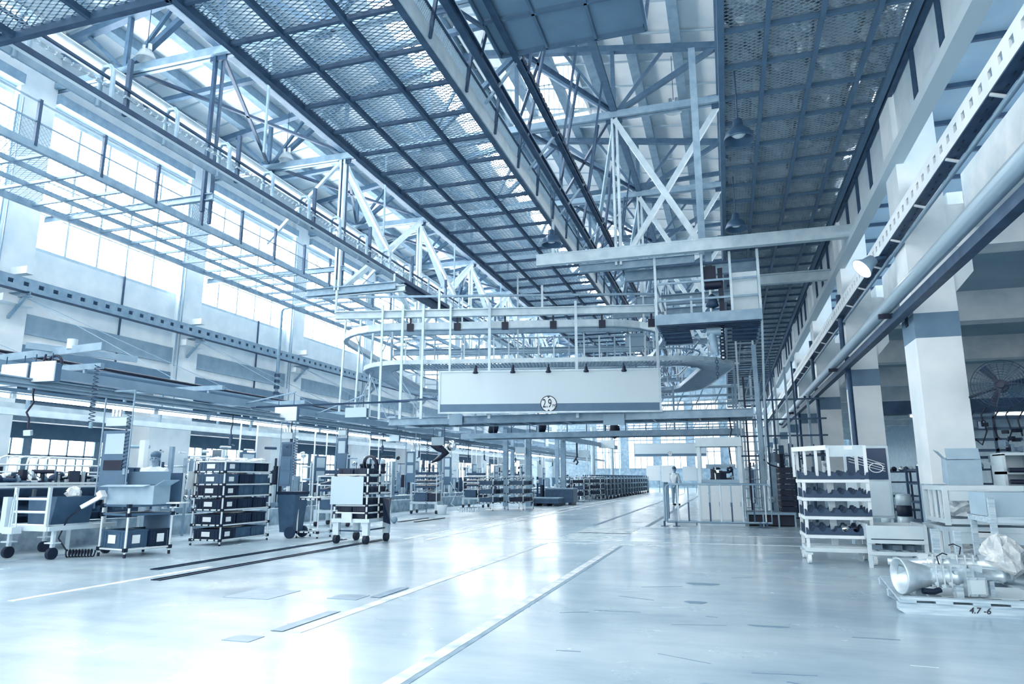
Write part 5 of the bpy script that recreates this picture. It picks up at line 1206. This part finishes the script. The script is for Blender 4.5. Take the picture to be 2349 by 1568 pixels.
# low wall of dark trolleys along the aisle
def dark_trolley(loc, label, group, first=[]):
    if not first:
        t = thing('dark_trolley', label, 'trolley')
        for x in (-.35, .35):
            for y in (-.5, .5):
                G().bar((x, y, .12), (x, y, 1.35), .04).build('upright', STEEL, t); G().cyl((x-.03, y, .07), (x+.03, y, .07), .07, n=10).build('wheel', BLACK, t)
        for z in (.2, .55, .9, 1.25): G().box(-.35, .35, -.5, .5, z, z+.03).build('shelf', DSTEEL, t)
        for z in (.25, .6, .95):
            for y in (-.3, .05, .35): G().box(-.3, .3, y-.13, y+.13, z, z+.2).build('bin', BLACK if y else NAVY, t)
        for k in range(5): G().cyl((-.28+.14*k, -.3, 1.28), (-.28+.14*k, -.3, 1.42), .04, n=8).build('part', DSTEEL, t)
        first.append(t); t.location = loc; t['group'] = group; return t
    return dup(first[0], loc, 0, label, group)
for k in range(15):
    dark_trolley((-7.3+.02*k, 42+1.35*k, 0), 'dark parts trolley in the long row far along the aisle', 'dark trolleys lining the aisle')
    if k % 2: dark_trolley((-8.4, 42+1.35*k, 0), 'dark parts trolley in the back row far along the aisle', 'dark trolleys behind the front row')
# pallet boxes by the posts
for k, (x, y, z, w, d, h, l) in enumerate(((-7.9, 31, 0, 1.2, 1, .35, 'low dark pallet box at the foot of the pale post'), (-7.6, 32.4, 0, 1.3, 1, .75, 'tall dark pallet box behind the low one'))):
    t = thing('pallet_box', l, 'box', (x, y, z))
    g = G().box(x-w/2, x+w/2, y-d/2, y+d/2, .12, .14)
    for s in (-1, 1): g.box(x-w/2, x+w/2, y+s*d/2-.02, y+s*d/2+.02, .12, h).box(x+s*w/2-.02, x+s*w/2+.02, y-d/2, y+d/2, .12, h)
    g.build('body', CRATE, t)
    G().box(x-w/2-.03, x+w/2+.03, y-d/2-.03, y+d/2+.03, h-.03, h+.02).build('rim', STEEL, t)
    for s in (-.4, 0, .4): G().box(x+s*w-.08, x+s*w+.08, y-d/2, y+d/2, 0, .12).build('skid', NAVY, t)
# posts along the aisle
for k, (x, y, w, z1) in enumerate(((-8.6, 30.3, .22, 3.4), (-9.6, 30, .2, 3.4), (-8.0, 34.6, .24, 3.1), (-9.2, 38.3, .22, 3.6), (-8.6, 46, .28, 4.6), (-8.6, 54, .28, 4.6), (-10.6, 24.8, .12, 3.0), (-10.2, 33, .16, 3.2))):
    g = G().bar((x, y, 0), (x, y, z1), w) if k not in (4, 5) else G().cyl((x, y, 0), (x, y, z1), w/2)
    g.build('aisle_post', LSTEEL if k in (4, 5) else STEEL, None, '%s post standing beside the aisle, %s from the camera' % ('round white' if k in (4, 5) else 'square grey', ORD[(6, 0, 7, 1, 2, 3, 4, 5).index(k)]), 'post')
G().bar((-9.8, 30, 3.4), (-7.8, 34.6, 3.25), .2, .25).build('aisle_beam', STEEL, None, 'sloping grey beam joining the square aisle posts', 'beam')
G().bar((-8.6, 30.3, 3.3), (-7, 46, 3.2), .15, .25).build('aisle_beam', STEEL, None, 'long grey beam over the square aisle posts', 'beam')
sign(-7.0, 42, 3.0, .95, .5, 'white blank sign board by the round white post', LSIGN)
wt = G().tube([(-8.0, 38, 3.2), (-8.0, 38, 2.4), (-8.2, 38, 2.1), (-8.05, 38, 2.25), (-7.95, 38, 2.1), (-8.05, 38, 1.95)], .05, 8); wt.build('tool_reel', BLACK, None, 'black hose reel hanging from the aisle beam', 'reel')
# trolleys beside the line in the middle distance
def line_trolley(loc, rz, label, first=[]):
    if not first:
        t = thing('line_trolley', label, 'trolley')
        for x in (-.45, .45):
            for y in (-.35, .35):
                G().cyl((x, y, .42), (x, y, 1.45 if y > 0 else 1.3), .016, n=8).build('upright', PIPE, t)
                G().box(x-.05, x+.05, y-.05, y+.05, .12, .36).build('leg', GREY, t); G().cyl((x-.03, y, .07), (x+.03, y, .07), .07, n=12).build('wheel', BLACK, t)
        G().box(-.5, .5, -.4, .4, .34, .42).build('deck', LSTEEL, t)
        for z in (.75, 1.05, 1.28): G().cyl((-.45, -.35, z), (.45, -.35, z), .014, n=8).cyl((-.45, .35, z+.05), (.45, .35, z+.05), .014, n=8).cyl((-.45, -.35, z), (-.45, .35, z+.05), .014, n=8).cyl((.45, -.35, z), (.45, .35, z+.05), .014, n=8).build('shelf_frame', PIPE, t)
        G().box(-.4, .1, -.3, .3, .43, .74).build('tote', CRATE, t); G().box(.15, .42, -.3, .3, .43, .7).build('tote', NAVY, t)
        for k in range(3): G().bc((0, -.05, .95+.16*k), (.8, .5, .06), 0, .12).build('sloped_tray', DSTEEL, t)
        G().bc((0, 0, 1.4), (.8, .2, .1)).build('comb_rail', DSTEEL, t)
        first.append(t); return place(t, loc, rz)
    return dup(first[0], loc, rz, label)
line_trolley((-10.0, 16.6, 0), .1, 'pale line trolley with sloped trays behind the wheeled bin')
line_trolley((-10.4, 23.2, 0), .15, 'pale line trolley with sloped trays past the second floor rail pieces')
line_trolley((-10.5, 28.6, 0), 0, 'pale line trolley with sloped trays behind the lone tube rack')
line_trolley((-10.6, 34, 0), 0, 'pale line trolley deep in the line near the square posts')
side = flow_rack('narrow side stand with a slide beside the wheeled bin', .5, .5, (.12, .8), .85); place(side, (-8.55, 13.0, 0), 0)
pb = thing('white_pail', 'white pail standing on the floor by the floor conveyor', 'pail', (-9.55, 22.6, 0))
G().lathe([(0, 0), (.14, 0), (.19, .3), (.2, .32), (.18, .3), (.13, .02), (0, .02)], (-9.55, 22.6, 0), n=18).build('body', PAPER, pb)
G().tube([(-9.73, 22.6, .3), (-9.6, 22.5, .36), (-9.4, 22.6, .3)], .008, 5).build('handle', STEEL, pb)
G().ball((-9.0, 17.9, .1), .1).build('chain_ball', STEEL, None, 'round grey weight on the floor behind the signed trolley', 'weight')
hc = G().coil((-9.6, 24.3, .07), (-8.9, 24.6, .07), .07, 9, .012); hc.tube([(-9.6, 24.3, .1), (-9.9, 24.3, .3), (-9.7, 24.3, .7), (-9.95, 24.3, 1.1)], .012, 6); hc.build('coiled_hose', PIPE, None, 'pale coiled hose lying on the floor near the white pail', 'hose')
rb = thing('welding_gun', 'dark hanging spot welding gun behind the control boards', 'welding gun', (-10.3, 24, 2.2))
G().tube([(-10.6, 24, 2.45), (-10.3, 24, 2.35), (-10.0, 24, 2.15), (-10.3, 24, 1.95), (-10.6, 24, 1.8)], [.08, .16, .12, .1, .03], 10).build('body', BLACK, rb)
G().lathe([(.1, -.06), (.2, -.04), (.2, .04), (.1, .06)], (-9.8, 24, 2.42), (.3, 1, .1), 16).build('motor', CHROME, rb)
G().bar((-10.1, 24, 2.4), (-10.1, 24, 3.25), .04).build('hanger', DSTEEL, rb)
# machine fixtures on the line behind the curb
MS = [STEEL, PIPE, DSTEEL, CHROME, LSTEEL, BLACK]
for k in range(13):
    pile((-12.9-.3*(k % 2), 13.4+2.5*k, .36), 34, 'crowded machining fixture on the line behind the curb, %s from the camera' % ORD[k], 'fixture', 'line_fixture', .5, 1.15, 1.75, MS, 20+k)
for k in range(6):
    pile((-8.9+.1*k, 33+4.2*k, 0), 34, 'stack of loose fittings in the deep part of the line, %s from the camera' % ORD[k], 'fixture', 'line_fixture', .6, 1.5, 1.35, MS, 50+k)
for k in range(7):
    pile((1.9, 22.5+4.5*k, 0), 36, 'machine fixture along the column row behind the fence, %s from the camera' % ORD[k], 'fixture', 'column_fixture', .8, 1.6, 2.3, [STEEL, DSTEEL, LSTEEL, BLACK, CHROME], 80+k)
# far end of the hall
for k, (x, z0, z1) in enumerate(((-6.3, 1.0, 2.3), (-5.0, .9, 2.3), (-3.2, 1.0, 2.2))):
    t = thing('screen_panel', 'bright white screen panel far down the aisle, %s of three' % ('window-side', 'middle', 'aisle-side')[k], 'screen', (x, 62, 0))
    G().box(x-.6, x+.6, 62, 62.05, z0, z1).build('panel', PAPER, t); G().bar((x-.5, 62.03, 0), (x-.5, 62.03, z0), .05).bar((x+.5, 62.03, 0), (x+.5, 62.03, z0), .05).build('leg', STEEL, t)
for k in range(5):
    fr = thing('far_portal', 'steel portal frame across the far aisle, %s from the camera' % ORD[k], 'portal', (-4, 44+8*k, 0)); y = 34+8*k
    for x in (-9.8, .8): G().bar((x, y, 0), (x, y, 5.5), .12).build('post', LSTEEL, fr)
    for z in (4.7, 5.1, 5.5): G().bar((-12, y, z), (.8, y, z), .1).build('beam', STEEL, fr)
    for j in range(14): G().bar((-11.5+.85*j, y, 4.7), (-11.1+.85*j, y, 5.5), .05).build('web', STEEL, fr)
    for j in range(9): G().bar((-11+1.3*j, y, 5.5), (-11+1.3*j, y, 7.5), .05).build('hanger', LSTEEL, fr)
    G().bar((-12, y, 6.6), (.8, y, 6.6), .06).build('rail', LSTEEL, fr)
person((-2.4, 33, 0), 2.6, 'person in pale clothes far along the aisle beyond the fence')

# connecting rods hung on a stand and tools hanging along the line
rd = thing('rod_stand', 'stand of hanging bright connecting rods between the worker and the tall crate rack', 'stand', (-11.1, 12.6, 0))
for x in (-11.5, -10.7): G().bar((x, 12.7, 0), (x, 12.7, 1.72), .04).build('upright', STEEL, rd)
for z in (1.2, 1.66): G().bar((-11.5, 12.7, z), (-10.7, 12.7, z), .03).build('cross_rail', STEEL, rd)
for z in (1.62, 1.16):
    for k in range(5):
        x = -11.42+.16*k; q = [(x, 12.64, z), (x+.03, 12.6, z-.34)]
        g = G().bar(q[0], q[1], .04, .03)
        for c, r in ((q[0], .035), (q[1], .055)): g.lathe([(r*.5, -.02), (r, -.02), (r, .02), (r*.5, .02), (r*.5, -.02)], c, (0, 1, 0), 14)
        g.build('rod', CHROME, rd)
def hang_tool(x, y, first=[]):
    zt = 2.04 if x > -10.1 else 2.12
    lab = 'hand tool hanging from a cable along the assembly line'
    if not first:
        t = thing('hanging_tool', lab, 'tool', (0, 0, 0)); 
        G().tube([(0, 0, .55), (.02, 0, .35), (-.01, 0, .2), (0, 0, .1)], .012, 6).build('cable', BLACK, t)
        G().cyl((0, 0, -.12), (0, 0, .1), .035, n=10).bar((0, 0, -.1), (.12, 0, -.14), .03).build('body', DSTEEL, t)
        t['group'] = 'tools hanging along the line'; first.append(t); t.location = (x, y, zt); return t
    return dup(first[0], (x, y, zt), .7*y, lab, 'tools hanging along the line')
for k in range(14): hang_tool(-10.0-.15*(k % 2), 12.2+2.35*k)
for k in range(10):
    sh2 = thing('shelf_board', 'narrow line board with two sheets, %s along from the tall crate rack' % ORD[k].replace('nearest', 'first'), 'board', (-12.0, 15.3+3.4*k, .42))
    y = 15.3+3.4*k
    G().box(-12.0, -11.95, y-.3, y+.3, 1.1, 1.9).build('panel', mat('board_blue', .32), sh2)
    for s in (-.33, .33): G().bar((-11.98, y+s, .42), (-11.98, y+s, 2.9), .03).build('post', PIPE, sh2)
    for z in (1.15, 1.55): G().box(-11.95, -11.94, y-.22, y+.22, z, z+.3).build('sheet', SIGN, sh2)
